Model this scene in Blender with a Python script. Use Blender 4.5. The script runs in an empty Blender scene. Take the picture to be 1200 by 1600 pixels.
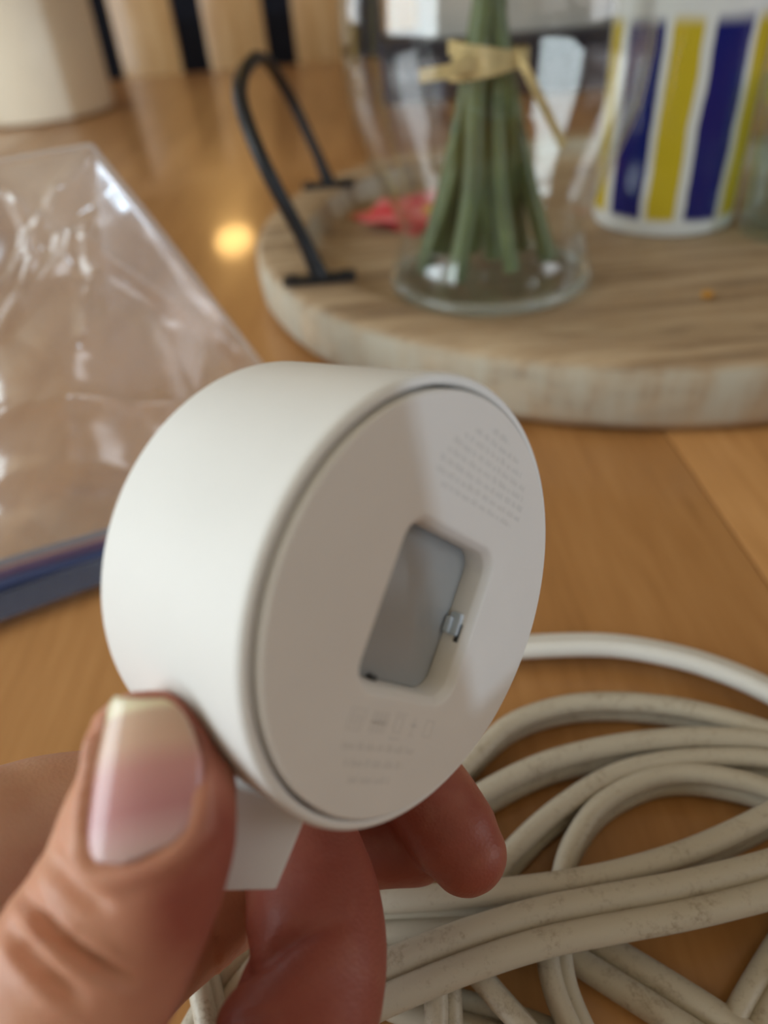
import bpy, bmesh, math, random
import numpy as np
from mathutils import Vector, Matrix, noise

scene = bpy.context.scene
COL = scene.collection

# ------------------------------------------------------------------ camera
FPX = 1130.0
CAM_H = 0.185
PITCH = math.radians(38)
ROLL = math.radians(5)
Fv = Vector((0, math.cos(PITCH), -math.sin(PITCH)))
R0 = Vector((1, 0, 0)); U0 = Vector((0, math.sin(PITCH), math.cos(PITCH)))
Xv = R0 * math.cos(ROLL) - U0 * math.sin(ROLL)
Uv = R0 * math.sin(ROLL) + U0 * math.cos(ROLL)
O = Vector((0, 0, CAM_H))
cam_d = bpy.data.cameras.new('camera')
cam = bpy.data.objects.new('camera', cam_d)
COL.objects.link(cam)
cam.matrix_world = Matrix(((Xv.x, Uv.x, -Fv.x, O.x), (Xv.y, Uv.y, -Fv.y, O.y), (Xv.z, Uv.z, -Fv.z, O.z), (0, 0, 0, 1)))
cam_d.sensor_fit = 'VERTICAL'
cam_d.sensor_height = 36.0
cam_d.lens = 36.0 * FPX / 1600.0
cam_d.clip_start = 0.005
cam_d.clip_end = 50
cam_d.dof.use_dof = True
cam_d.dof.focus_distance = 0.133
cam_d.dof.aperture_fstop = cam_d.lens / 2.9      # a lens opening of 2.9 mm
scene.camera = cam
scene.cycles.transparent_max_bounces = 32      # the vase and the bag are many thin sheets deep

# ------------------------------------------------------------------ light
scene.view_settings.view_transform = 'Standard'
scene.view_settings.look = 'None'
scene.view_settings.exposure = 0.0
scene.view_settings.gamma = 1.0
scene.view_settings.use_curve_mapping = False
world = bpy.data.worlds.new('world'); scene.world = world
world.use_nodes = True
world.node_tree.nodes['Background'].inputs[0].default_value = (0.75, 0.85, 1.0, 1)
world.node_tree.nodes['Background'].inputs[1].default_value = 1.0

def area_light(name, loc, direction, sx, sy, power, col):
    d = bpy.data.lights.new(name, 'AREA'); d.shape = 'RECTANGLE'
    d.size = sx; d.size_y = sy; d.energy = power; d.color = col
    o = bpy.data.objects.new(name, d); COL.objects.link(o)
    o.location = loc
    o.rotation_euler = Vector(direction).to_track_quat('-Z', 'Y').to_euler()
    return o
# daylight entering through the room's windows
area_light('daylight_left', (-1.97, -0.45, 0.80), (1, 0, 0), 1.76, 1.36, 44, (0.87, 0.97, 1.0))
area_light('daylight_left_far', (-1.97, 2.35, 0.80), (1, 0, 0), 0.96, 1.36, 8, (0.93, 0.97, 1.0))
area_light('daylight_right', (2.47, -0.55, 0.75), (-1, 0, 0), 1.06, 1.26, 10, (0.95, 0.95, 0.95))
# added cool beam, trimmed by an invented window in the back wall
BEAM_AZ, BEAM_EL = math.radians(50), math.radians(10)
SUN = Vector((math.cos(BEAM_AZ) * math.cos(BEAM_EL), -math.sin(BEAM_AZ) * math.cos(BEAM_EL), math.sin(BEAM_EL)))
sd = bpy.data.lights.new('added_beam', 'SUN'); sd.energy = 0.72; sd.angle = math.radians(0.10); sd.color = (0.66, 0.83, 1.0)
sl_o = bpy.data.objects.new('added_beam', sd); COL.objects.link(sl_o); sl_o.location = (3, -3, 1.5)
sl_o.rotation_euler = (-SUN).to_track_quat('-Z', 'Y').to_euler()

# ------------------------------------------------------------------ helpers
def ray(px, py): return Fv + Xv * ((px - 600) / FPX) - Uv * ((py - 800) / FPX)
def on_z(px, py, z=0.0):
    d = ray(px, py); return O + d * ((z - CAM_H) / d.z)
def on_y(px, py, y):
    d = ray(px, py); return O + d * (y / d.y)
def at(px, py, dep): return O + ray(px, py) * dep
def project(p):
    v = Vector(p) - O; z = v.dot(Fv)
    return 600 + FPX * v.dot(Xv) / z, 800 - FPX * v.dot(Uv) / z, z

def finish(o, label=None, cat=None, group=None, kind=None):
    if label: o['label'] = label
    if cat: o['category'] = cat
    if group: o['group'] = group
    if kind: o['kind'] = kind
    return o
def empty(name, loc=(0, 0, 0), rz=0.0):
    o = bpy.data.objects.new(name, None); o.location = loc; o.rotation_euler = (0, 0, rz)
    o.empty_display_size = 0.02
    COL.objects.link(o); return o
def link(name, me, m=None, parent=None, smooth=True):
    if m is not None and len(me.materials) == 0: me.materials.append(m)
    if smooth:
        for p in me.polygons: p.use_smooth = True
    o = bpy.data.objects.new(name, me); COL.objects.link(o)
    if parent is not None: o.parent = parent
    return o
def from_bm(name, bm, m=None, parent=None, smooth=True, sharp=40):
    bmesh.ops.recalc_face_normals(bm, faces=bm.faces[:])
    me = bpy.data.meshes.new(name); bm.to_mesh(me); bm.free()
    o = link(name, me, m, parent, smooth)
    if smooth and sharp: me.set_sharp_from_angle(angle=math.radians(sharp))
    return o
def from_py(name, v, f, m=None, parent=None, smooth=True, sharp=40):
    bm = bmesh.new()
    vs = [bm.verts.new(p) for p in v]
    for q in f:
        try: bm.faces.new([vs[i] for i in q])
        except ValueError: pass
    return from_bm(name, bm, m, parent, smooth, sharp)
def box_bm(bm, c, s, mat=None, bevel=0.0, seg=2):
    r = bmesh.ops.create_cube(bm, size=1.0)
    vs = r['verts']
    for v in vs: v.co = Vector((v.co.x * s[0], v.co.y * s[1], v.co.z * s[2]))
    if bevel > 0:
        es = list({e for v in vs for e in v.link_edges})
        rb = bmesh.ops.bevel(bm, geom=es, offset=bevel, segments=seg, affect='EDGES', profile=0.5)
        vs = list({v for f in rb['faces'] for v in f.verts} | {v for v in vs if v.is_valid})
    M = Matrix.Translation(Vector(c)) if mat is None else Matrix.Translation(Vector(c)) @ mat
    for v in vs: v.co = M @ v.co
    return vs
def box(name, c, s, m, parent=None, bevel=0.0, mat=None, seg=2):
    bm = bmesh.new(); box_bm(bm, c, s, mat, bevel, seg)
    return from_bm(name, bm, m, parent, True, 35)
def lathe(name, prof, m, parent=None, n=64, closed=False, sharp=40):
    """prof: list of (r, z)"""
    v, f = [], []
    rings = []
    for r, z in prof:
        if r < 1e-6:
            rings.append([len(v)]); v.append((0, 0, z))
        else:
            rings.append(list(range(len(v), len(v) + n)))
            v += [(r * math.cos(2 * math.pi * k / n), r * math.sin(2 * math.pi * k / n), z) for k in range(n)]
    pairs = list(zip(rings[:-1], rings[1:]))
    if closed: pairs.append((rings[-1], rings[0]))
    for a, b in pairs:
        for k in range(n):
            k2 = (k + 1) % n
            if len(a) == 1 and len(b) == 1: continue
            if len(a) == 1: f.append((a[0], b[k], b[k2]))
            elif len(b) == 1: f.append((a[k], a[k2], b[0]))
            else: f.append((a[k], a[k2], b[k2], b[k]))
    return from_py(name, v, f, m, parent, True, sharp)
def catmull(pts, n=8):
    pts = [Vector(p) for p in pts]
    P = [pts[0] * 2 - pts[1]] + pts + [pts[-1] * 2 - pts[-2]]
    out = []
    for i in range(1, len(P) - 2):
        for k in range(n):
            t = k / n
            a, b, c, d = P[i - 1], P[i], P[i + 1], P[i + 2]
            out.append(0.5 * ((2 * b) + (c - a) * t + (2 * a - 5 * b + 4 * c - d) * t * t + (3 * b - a - 3 * c + d) * t ** 3))
    out.append(P[-2].copy())
    return out
def lerp_list(vals, n):
    out = []
    for i in range(len(vals) - 1):
        for k in range(n):
            t = k / n; t = t * t * (3 - 2 * t)
            out.append(vals[i] * (1 - t) + vals[i + 1] * t)
    out.append(vals[-1]); return out
def sweep(path, profile_fn, up=Vector((0, 0, 1))):
    """profile_fn(i) -> list of (a, b): a along side, b along up. Returns verts, faces with end caps."""
    v, f = [], []
    n = None
    L = len(path)
    for i, p in enumerate(path):
        t = (path[min(i + 1, L - 1)] - path[max(i - 1, 0)]).normalized()
        s = t.cross(up)
        if s.length < 1e-5: s = t.cross(Vector((0, 1, 0)))
        s.normalize(); b = s.cross(t).normalized()
        pr = profile_fn(i)
        n = len(pr)
        v += [p + s * x + b * y for x, y in pr]
    for i in range(L - 1):
        for k in range(n):
            k2 = (k + 1) % n
            f.append((i * n + k, i * n + k2, (i + 1) * n + k2, (i + 1) * n + k))
    f.append(tuple(range(n - 1, -1, -1))); f.append(tuple((L - 1) * n + k for k in range(n)))
    return v, f
def circle(r, n=10, ry=None):
    ry = r if ry is None else ry
    return [(r * math.cos(2 * math.pi * k / n), ry * math.sin(2 * math.pi * k / n)) for k in range(n)]
def tube(name, pts, r, m, parent=None, n=10, sub=6, up=Vector((0, 0, 1))):
    path = catmull(pts, sub) if sub > 1 else [Vector(p) for p in pts]
    rr = r if callable(r) else (lambda i: r)
    v, f = sweep(path, lambda i: circle(rr(i / (len(path) - 1)), n), up)
    return from_py(name, v, f, m, parent, True, 50)

# ------------------------------------------------------------------ materials
def new_mat(name):
    m = bpy.data.materials.new(name); m.use_nodes = True
    nt = m.node_tree
    return m, nt, nt.nodes['Principled BSDF']
def nd(nt, kind, **kw):
    n = nt.nodes.new(kind)
    for k, val in kw.items():
        if k in n.inputs: n.inputs[k].default_value = val
        else: setattr(n, k, val)
    return n
def ramp(nt, stops, interp='LINEAR'):
    r = nt.nodes.new('ShaderNodeValToRGB'); r.color_ramp.interpolation = interp
    e = r.color_ramp.elements
    while len(e) < len(stops): e.new(0.5)
    for i, (p, c) in enumerate(stops):
        e[i].position = p; e[i].color = (*c, 1) if len(c) == 3 else c
    return r
def coords(nt, scale=(1, 1, 1), rot=(0, 0, 0), kind='Object'):
    tc = nt.nodes.new('ShaderNodeTexCoord'); mp = nt.nodes.new('ShaderNodeMapping')
    mp.inputs['Scale'].default_value = scale; mp.inputs['Rotation'].default_value = rot
    nt.links.new(tc.outputs[kind], mp.inputs['Vector'])
    return mp
def plain(name, col, rough=0.5, spec=0.5, bump=0.0, bscale=300.0, var=0.06, vscale=40.0, **kw):
    """a colour with a little procedural variation and relief"""
    m, nt, b = new_mat(name)
    mp = coords(nt)
    nz = nd(nt, 'ShaderNodeTexNoise', Scale=vscale, Detail=4.0)
    nt.links.new(mp.outputs[0], nz.inputs['Vector'])
    lo = tuple(max(0, c * (1 - var)) for c in col); hi = tuple(min(1, c * (1 + var)) for c in col)
    r = ramp(nt, [(0.3, lo), (0.7, hi)])
    nt.links.new(nz.outputs['Fac'], r.inputs[0]); nt.links.new(r.outputs[0], b.inputs['Base Color'])
    b.inputs['Roughness'].default_value = rough; b.inputs['Specular IOR Level'].default_value = spec
    if bump:
        n2 = nd(nt, 'ShaderNodeTexNoise', Scale=bscale, Detail=3.0)
        nt.links.new(mp.outputs[0], n2.inputs['Vector'])
        bp = nd(nt, 'ShaderNodeBump', Strength=bump, Distance=0.001)
        nt.links.new(n2.outputs['Fac'], bp.inputs['Height']); nt.links.new(bp.outputs[0], b.inputs['Normal'])
    for k, val in kw.items(): b.inputs[k].default_value = val
    return m
def wood(name, dark, mid, light, scale=1.0, rough=0.25, coat=0.0, axis='Y', bump=0.15, spec=0.5):
    m, nt, b = new_mat(name)
    st = {'Y': (9, 0.9, 9), 'X': (0.9, 9, 9), 'Z': (9, 9, 0.9)}[axis]
    mp = coords(nt, tuple(s * scale for s in st))
    n1 = nd(nt, 'ShaderNodeTexNoise', Scale=4.5, Detail=6.0, Roughness=0.6, Distortion=0.4)
    nt.links.new(mp.outputs[0], n1.inputs['Vector'])
    mp2 = coords(nt, tuple(s * scale * 6 for s in st))
    n2 = nd(nt, 'ShaderNodeTexNoise', Scale=4.0, Detail=4.0)
    nt.links.new(mp2.outputs[0], n2.inputs['Vector'])
    mx = nd(nt, 'ShaderNodeMath', operation='MULTIPLY_ADD'); mx.inputs[1].default_value = 0.35
    nt.links.new(n2.outputs['Fac'], mx.inputs[0])
    ad = nd(nt, 'ShaderNodeMath', operation='MULTIPLY'); ad.inputs[1].default_value = 0.72
    nt.links.new(n1.outputs['Fac'], ad.inputs[0]); nt.links.new(ad.outputs[0], mx.inputs[2])
    r = ramp(nt, [(0.36, dark), (0.53, mid), (0.72, light)])
    nt.links.new(mx.outputs[0], r.inputs[0]); nt.links.new(r.outputs[0], b.inputs['Base Color'])
    b.inputs['Roughness'].default_value = rough
    b.inputs['Specular IOR Level'].default_value = spec
    b.inputs['Coat Weight'].default_value = coat; b.inputs['Coat Roughness'].default_value = 0.09
    bp = nd(nt, 'ShaderNodeBump', Strength=bump, Distance=0.0006)
    nt.links.new(n2.outputs['Fac'], bp.inputs['Height']); nt.links.new(bp.outputs[0], b.inputs['Normal'])
    return m
def clear_glass(name, tint=(1, 1, 1), ior=1.5, rough=0.0, haze=0.0, hazecol=(0.9, 0.9, 0.9), gloss=1.0):
    """thin clear sheet: fresnel reflection over straight transmission, with an optional milky part"""
    m = bpy.data.materials.new(name); m.use_nodes = True
    nt = m.node_tree; nt.nodes.clear()
    out = nt.nodes.new('ShaderNodeOutputMaterial')
    tr = nd(nt, 'ShaderNodeBsdfTransparent'); tr.inputs[0].default_value = (*tint, 1)
    gl = nd(nt, 'ShaderNodeBsdfGlossy', Roughness=rough); gl.inputs[0].default_value = (gloss, gloss, gloss, 1)
    lw = nd(nt, 'ShaderNodeLayerWeight', Blend=0.5)          # Schlick reflectance of a thin sheet
    pw = nd(nt, 'ShaderNodeMath', operation='POWER'); pw.inputs[1].default_value = 4.0
    nt.links.new(lw.outputs['Facing'], pw.inputs[0])
    f0 = ((ior - 1) / (ior + 1)) ** 2
    fr = nd(nt, 'ShaderNodeMath', operation='MULTIPLY_ADD'); fr.inputs[1].default_value = 0.65 * (1 - f0); fr.inputs[2].default_value = f0
    nt.links.new(pw.outputs[0], fr.inputs[0])
    mx = nt.nodes.new('ShaderNodeMixShader')
    nt.links.new(fr.outputs[0], mx.inputs[0])
    base = tr
    if haze > 0:
        df = nt.nodes.new('ShaderNodeBsdfDiffuse'); df.inputs[0].default_value = (*hazecol, 1)
        tl = nt.nodes.new('ShaderNodeBsdfTranslucent'); tl.inputs[0].default_value = (*hazecol, 1)
        a = nt.nodes.new('ShaderNodeMixShader'); a.inputs[0].default_value = 0.5
        nt.links.new(df.outputs[0], a.inputs[1]); nt.links.new(tl.outputs[0], a.inputs[2])
        c = nt.nodes.new('ShaderNodeMixShader'); c.inputs[0].default_value = haze
        nt.links.new(tr.outputs[0], c.inputs[1]); nt.links.new(a.outputs[0], c.inputs[2])
        base = c
    nt.links.new(base.outputs[0], mx.inputs[1]); nt.links.new(gl.outputs[0], mx.inputs[2])
    nt.links.new(mx.outputs[0], out.inputs[0])
    return m
def emitter(name, col, strength):
    m = bpy.data.materials.new(name); m.use_nodes = True
    nt = m.node_tree; nt.nodes.clear()
    out = nt.nodes.new('ShaderNodeOutputMaterial'); e = nd(nt, 'ShaderNodeEmission', Strength=strength)
    e.inputs[0].default_value = (*col, 1); nt.links.new(e.outputs[0], out.inputs[0])
    return m

M_wall = plain('wall_paint', (0.30, 0.25, 0.19), 0.8, 0.2, 0.1, 200, 0.03, 3)
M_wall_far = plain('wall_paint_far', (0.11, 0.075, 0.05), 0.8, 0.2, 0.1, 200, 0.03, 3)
M_ceil = plain('ceiling_paint', (0.88, 0.75, 0.53), 0.9, 0.2, 0.1, 150, 0.02, 3)
M_trim = plain('trim_paint', (0.75, 0.73, 0.70), 0.45, 0.5, 0.0, 1, 0.02, 3)
M_floor = wood('floor_wood', (0.16, 0.09, 0.05), (0.24, 0.14, 0.08), (0.32, 0.20, 0.11), 0.6, 0.4, 0, 'X')
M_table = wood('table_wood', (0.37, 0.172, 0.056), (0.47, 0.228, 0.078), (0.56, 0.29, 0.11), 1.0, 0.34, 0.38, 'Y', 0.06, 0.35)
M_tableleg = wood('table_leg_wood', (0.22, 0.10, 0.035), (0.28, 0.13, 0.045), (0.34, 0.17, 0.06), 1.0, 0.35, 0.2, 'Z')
M_bench = wood('oak_wood', (0.58, 0.31, 0.12), (0.72, 0.44, 0.20), (0.84, 0.58, 0.31), 1.0, 0.35, 0.3, 'Z')
M_sofa = plain('dark_fabric', (0.012, 0.013, 0.02), 0.9, 0.2, 0.3, 400, 0.2, 60)

# ------------------------------------------------------------------ the room
XL, XR, YB, YF, ZF, ZC = -2.1, 2.6, -2.0, 4.0, -0.75, 1.75
def struct(o): o['kind'] = 'structure'; return o
struct(box('floor', ((XL + XR) / 2, (YB + YF) / 2, ZF - 0.05), (XR - XL + 0.4, YF - YB + 0.4, 0.1), M_floor))
struct(box('ceiling', ((XL + XR) / 2, (YB + YF) / 2, ZC + 0.05), (XR - XL + 0.4, YF - YB + 0.4, 0.1), M_ceil))
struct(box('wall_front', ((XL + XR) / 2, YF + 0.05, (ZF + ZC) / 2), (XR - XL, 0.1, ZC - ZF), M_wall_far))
def wall_x(name, x0, holes, z0, z1):
    """a wall at x0 (0.1 thick, outward) with window holes (y0, y1) between z0 and z1"""
    bm = bmesh.new()
    s = -1 if x0 < 0 else 1
    xc = x0 + s * 0.05
    ya = YB
    for (a, b) in holes + [(YF, YF)]:
        if a > ya: box_bm(bm, (xc, (ya + a) / 2, (ZF + ZC) / 2), (0.1, a - ya, ZC - ZF))
        if b > a:
            box_bm(bm, (xc, (a + b) / 2, (ZF + z0) / 2), (0.1, b - a, z0 - ZF))
            box_bm(bm, (xc, (a + b) / 2, (ZC + z1) / 2), (0.1, b - a, ZC - z1))
        ya = b
    return struct(from_bm(name, bm, M_wall, None, False))
wall_x('wall_left', XL, [(-1.35, 0.45), (1.85, 2.85)], 0.10, 1.50)
wall_x('wall_right', XR, [(-1.1, 0.0)], 0.1, 1.4)
M_pane = clear_glass('window_glass', (0.97, 0.99, 1.0))
def window(name, x, y0, y1, z0, z1, nm):
    s = -1 if x < 0 else 1
    e = empty(name, (x + s * 0.05, (y0 + y1) / 2, z0)); e['kind'] = 'structure'
    w, hgt = y1 - y0, z1 - z0
    for sg in (-1, 1):
        box('window_frame', (0, sg * (w / 2 - 0.02), hgt / 2), (0.06, 0.04, hgt - 0.002), M_trim, e, 0.004)
    for zz in (0.02, hgt - 0.02):
        box('window_rail', (0, 0, zz), (0.06, w - 0.08, 0.04), M_trim, e, 0.004)
    for k in range(1, nm):
        box('mullion', (0, -w / 2 + w * k / nm, hgt / 2), (0.04, 0.03, hgt - 0.08), M_trim, e, 0.003)
    for k in range(nm):
        a = -w / 2 + w * k / nm + 0.016; b_ = -w / 2 + w * (k + 1) / nm - 0.016
        if k == 0: a += 0.024
        if k == nm - 1: b_ -= 0.024
        box('window_pane', (s * 0.012, (a + b_) / 2, hgt / 2), (0.004, b_ - a, hgt - 0.08), M_pane, e)
    box('window_sill', (-s * 0.07, 0, -0.012), (0.06, w + 0.08, 0.022), M_trim, e, 0.004)
window('window_1', XL, -1.35, 0.45, 0.10, 1.50, 3)
window('window_2', XL, 1.85, 2.85, 0.10, 1.50, 2)
window('window_3', XR, -1.1, 0.0, 0.1, 1.4, 2)

M3 = lambda x, y, z: Xv * x - Uv * y + Fv * z
PC = O + M3(0.00616, 0.01310, 0.10050)
PN = M3(0.73644, 0.18251, -0.65141).normalized()
def on_face(px, py):
    d = ray(px, py); return O + d * ((PC - O).dot(PN) / d.dot(PN))
# back wall: window added to shape the beam with its left jamb and sill
ja = on_face(652, 705); kb = (YB - ja.y) / SUN.y; WX0 = ja.x + SUN.x * kb
sb_ = on_face(745, 1098); kb = (YB - sb_.y) / SUN.y; WZ0 = sb_.z + SUN.z * kb
WX1, WZ1 = WX0 + 0.70, 1.45
bm = bmesh.new()
box_bm(bm, ((XL + WX0) / 2, YB - 0.05, (ZF + ZC) / 2), (WX0 - XL, 0.1, ZC - ZF))
box_bm(bm, ((XR + WX1) / 2, YB - 0.05, (ZF + ZC) / 2), (XR - WX1, 0.1, ZC - ZF))
box_bm(bm, ((WX0 + WX1) / 2, YB - 0.05, (ZF + WZ0) / 2), (WX1 - WX0, 0.1, WZ0 - ZF))
box_bm(bm, ((WX0 + WX1) / 2, YB - 0.05, (ZC + WZ1) / 2), (WX1 - WX0, 0.1, ZC - WZ1))
struct(from_bm('wall_back', bm, M_wall, None, False))
w4 = empty('added_beam_window', ((WX0 + WX1) / 2, YB - 0.05, WZ0)); w4['kind'] = 'structure'
ww, wh = WX1 - WX0, WZ1 - WZ0
box('window_frame', (ww / 2 - 0.02, 0, wh / 2), (0.036, 0.06, wh - 0.004), M_trim, w4, 0.004)
box('window_rail', (0, 0, wh - 0.02), (ww - 0.08, 0.06, 0.036), M_trim, w4, 0.004)
box('window_pane', (0, -0.02, wh / 2), (ww - 0.004, 0.004, wh - 0.004), M_pane, w4)

# ------------------------------------------------------------------ the table
TX0, TX1, TY0, TY1 = -1.1, 1.35, -0.45, 1.80
tbl = finish(empty('dining_table', (0.1, 0.7, ZF)), 'honey brown varnished wooden dining table under the tray and cords', 'table')
def world_child(o, parent):
    o.parent = parent; o.matrix_parent_inverse = Matrix.Translation(-parent.location); return o
seams = [TX0, -0.47, 0.132, 0.735, TX1]
for a, b in zip(seams[:-1], seams[1:]):
    world_child(box('table_leaf', ((a + b) / 2, (TY0 + TY1) / 2, -0.014), (b - a - 0.0006, TY1 - TY0, 0.028), M_table, None, 0.0008), tbl)
for x in (TX0 + 0.12, TX1 - 0.12):
    for y in (TY0 + 0.12, TY1 - 0.12):
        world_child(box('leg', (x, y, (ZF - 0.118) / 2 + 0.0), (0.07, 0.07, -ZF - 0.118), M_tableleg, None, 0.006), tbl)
for x in (TX0 + 0.12, TX1 - 0.12):
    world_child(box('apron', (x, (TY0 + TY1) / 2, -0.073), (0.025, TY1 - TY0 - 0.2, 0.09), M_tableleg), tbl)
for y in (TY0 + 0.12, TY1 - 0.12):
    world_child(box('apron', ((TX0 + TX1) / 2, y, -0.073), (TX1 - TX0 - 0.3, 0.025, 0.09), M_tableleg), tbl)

# ------------------------------------------------------------------ bench, sofa behind the table
be = finish(empty('slat_back_bench', (-0.15, 2.02, ZF)), 'golden oak bench with broad upright back slats beyond the table', 'bench')
def wc(o): return world_child(o, be)
BY = 2.02
bx0 = -0.9
sl_w, sl_p = 0.138, 0.205
x_first = on_y(228, 55, BY).x
sl = [x_first + sl_p * k for k in range(-2, 5)]
for x in sl:
    wc(box('back_slat', (x, BY, -0.12), (sl_w, 0.022, 0.56), M_bench, None, 0.004))
bL, bR = sl[0] - 0.12, sl[-1] + 0.12
wc(box('top_rail', ((bL + bR) / 2, BY, 0.18), (bR - bL, 0.035, 0.06), M_bench, None, 0.006))
wc(box('lower_rail', ((bL + bR) / 2, BY, -0.40), (bR - bL, 0.03, 0.05), M_bench, None, 0.004))
wc(box('seat', ((bL + bR) / 2, BY - 0.19 + 0.4, -0.31), (bR - bL, 0.38, 0.035), M_bench, None, 0.006))
for x in (bL + 0.03, bR - 0.03):
    wc(box('post', (x, BY, ZF / 2 + 0.09), (0.05, 0.045, -ZF + 0.18), M_bench, None, 0.005))
    wc(box('leg', (x, BY + 0.36, (ZF - 0.3275) / 2), (0.05, 0.05, -ZF - 0.3275), M_bench, None, 0.005))
so = finish(empty('sofa', (0.2, 3.1, ZF)), 'black upholstered sofa in the dark behind the oak bench', 'sofa')
def ws(o): return world_child(o, so)
ws(box('base', (0.2, 3.15, ZF + 0.21), (3.2, 0.8, 0.34), M_sofa, None, 0.03))
ws(box('backrest', (0.2, 2.86, ZF + 0.62), (3.2, 0.2, 0.62), M_sofa, None, 0.06, seg=4))
for x in (-1.32, 1.72): ws(box('armrest', (x, 3.25, ZF + 0.47), (0.18, 0.62, 0.3), M_sofa, None, 0.05, seg=4))
for x in (-0.74, 0.2, 1.14): ws(box('seat_cushion', (x, 3.3, ZF + 0.45), (0.9, 0.56, 0.14), M_sofa, None, 0.04, seg=4))
for x in (-1.3, 1.7):
    for y in (2.85, 3.45): ws(box('foot', (x, y, ZF + 0.02), (0.05, 0.05, 0.04), M_sofa))

# ------------------------------------------------------------------ pendant lamp
lp = on_z(393, 403, 0.0)
d = lp - O; d.z = -d.z
LP = lp + d * 3.9
pl = finish(empty('pendant_lamp', LP), 'glowing globe pendant lamp hanging beyond the table', 'lamp')
M_bulb = emitter('lamp_glow', (1.0, 0.60, 0.20), 17.0)
lathe('globe', [(0, -0.085)] + [(0.085 * math.sin(a), -0.085 * math.cos(a)) for a in [math.pi * k / 16 for k in range(1, 15)]] + [(0.022, 0.081)], M_bulb, pl, 32)
M_brass = plain('dark_brass', (0.25, 0.17, 0.08), 0.35, 0.5, Metallic=0.9)
lathe('lamp_cap', [(0, 0.125), (0.012, 0.125), (0.03, 0.11), (0.03, 0.078), (0, 0.078)], M_brass, pl, 24)
tube('lamp_cord', [(0, 0, 0.123), (0, 0, 0.5), (0, 0, ZC - LP.z - 0.012)], 0.004, M_brass, pl, 8, 1)
lathe('ceiling_rose', [(0, ZC - LP.z - 0.03), (0.05, ZC - LP.z - 0.02), (0.055, ZC - LP.z), (0, ZC - LP.z)], M_brass, pl, 24)

# ------------------------------------------------------------------ tray
def tray_mat(name):
    m, nt, b = new_mat(name)
    mp = coords(nt, (3, 22, 22))
    n1 = nd(nt, 'ShaderNodeTexNoise', Scale=3.0, Detail=7.0, Roughness=0.65, Distortion=0.6)
    nt.links.new(mp.outputs[0], n1.inputs['Vector'])
    r = ramp(nt, [(0.30, (0.17, 0.10, 0.052)), (0.46, (0.36, 0.235, 0.13)), (0.62, (0.49, 0.35, 0.215)), (0.8, (0.58, 0.465, 0.33))])
    nt.links.new(n1.outputs['Fac'], r.inputs[0])
    # knots
    mp2 = coords(nt, (9, 16, 9))
    vo = nd(nt, 'ShaderNodeTexNoise', Scale=1.3, Detail=2.0)
    nt.links.new(mp2.outputs[0], vo.inputs['Vector'])
    kr = ramp(nt, [(0.66, (0, 0, 0)), (0.78, (1, 1, 1))])
    nt.links.new(vo.outputs['Fac'], kr.inputs[0])
    mx = nt.nodes.new('ShaderNodeMix'); mx.data_type = 'RGBA'
    nt.links.new(kr.outputs[0], mx.inputs[0]); nt.links.new(r.outputs[0], mx.inputs[6])
    mx.inputs[7].default_value = (0.14, 0.075, 0.04, 1)
    # limewash that stays on the sides
    ge = nt.nodes.new('ShaderNodeNewGeometry'); sp = nt.nodes.new('ShaderNodeSeparateXYZ')
    nt.links.new(ge.outputs['Normal'], sp.inputs[0])
    ab = nd(nt, 'ShaderNodeMath', operation='ABSOLUTE'); nt.links.new(sp.outputs['Z'], ab.inputs[0])
    mp3 = coords(nt, (30, 30, 7))
    n3 = nd(nt, 'ShaderNodeTexNoise', Scale=2.0, Detail=6.0, Roughness=0.65); nt.links.new(mp3.outputs[0], n3.inputs['Vector'])
    wr = ramp(nt, [(0.36, (0.30, 0.30, 0.30)), (0.62, (0.92, 0.92, 0.92))]); nt.links.new(n3.outputs['Fac'], wr.inputs[0])
    sr = ramp(nt, [(0.35, (1, 1, 1)), (0.85, (0.12, 0.12, 0.12))]); nt.links.new(ab.outputs[0], sr.inputs[0])
    mu = nd(nt, 'ShaderNodeMath', operation='MULTIPLY')
    nt.links.new(wr.outputs[0], mu.inputs[0]); nt.links.new(sr.outputs[0], mu.inputs[1])
    m2 = nt.nodes.new('ShaderNodeMix'); m2.data_type = 'RGBA'
    nt.links.new(mu.outputs[0], m2.inputs[0]); nt.links.new(mx.outputs[2], m2.inputs[6])
    m2.inputs[7].default_value = (0.50, 0.475, 0.395, 1)
    nt.links.new(m2.outputs[2], b.inputs['Base Color'])
    b.inputs['Roughness'].default_value = 0.65; b.inputs['Specular IOR Level'].default_value = 0.3
    bp = nd(nt, 'ShaderNodeBump', Strength=0.4, Distance=0.001)
    nt.links.new(n1.outputs['Fac'], bp.inputs['Height']); nt.links.new(bp.outputs[0], b.inputs['Normal'])
    return m
M_tray = tray_mat('limewashed_wood')
TC = Vector((0.170, 0.510, 0.0)); TR = 0.240; TH = 0.036; TF = 0.017
tray = finish(empty('serving_tray', TC, math.radians(0)), 'round limewashed wooden tray with black iron handle under vase and canister', 'tray')
prof = [(0, 0.0006), (TR - 0.010, 0.0006), (TR - 0.003, 0.003), (TR, 0.009), (TR + 0.001, 0.02), (TR, TH - 0.005), (TR - 0.002, TH - 0.0015), (TR - 0.006, TH),
        (TR - 0.028, TH + 0.0003), (TR - 0.034, TH - 0.0015), (TR - 0.038, TF + 0.003), (TR - 0.043, TF + 0.0003), (TR - 0.05, TF), (0.12, TF), (0, TF)]
lathe('tray_body', prof, M_tray, tray, 128, sharp=50)
M_iron = plain('black_iron', (0.010, 0.010, 0.012), 0.4, 0.4, 0.3, 500, 0.2, 100)
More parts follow.
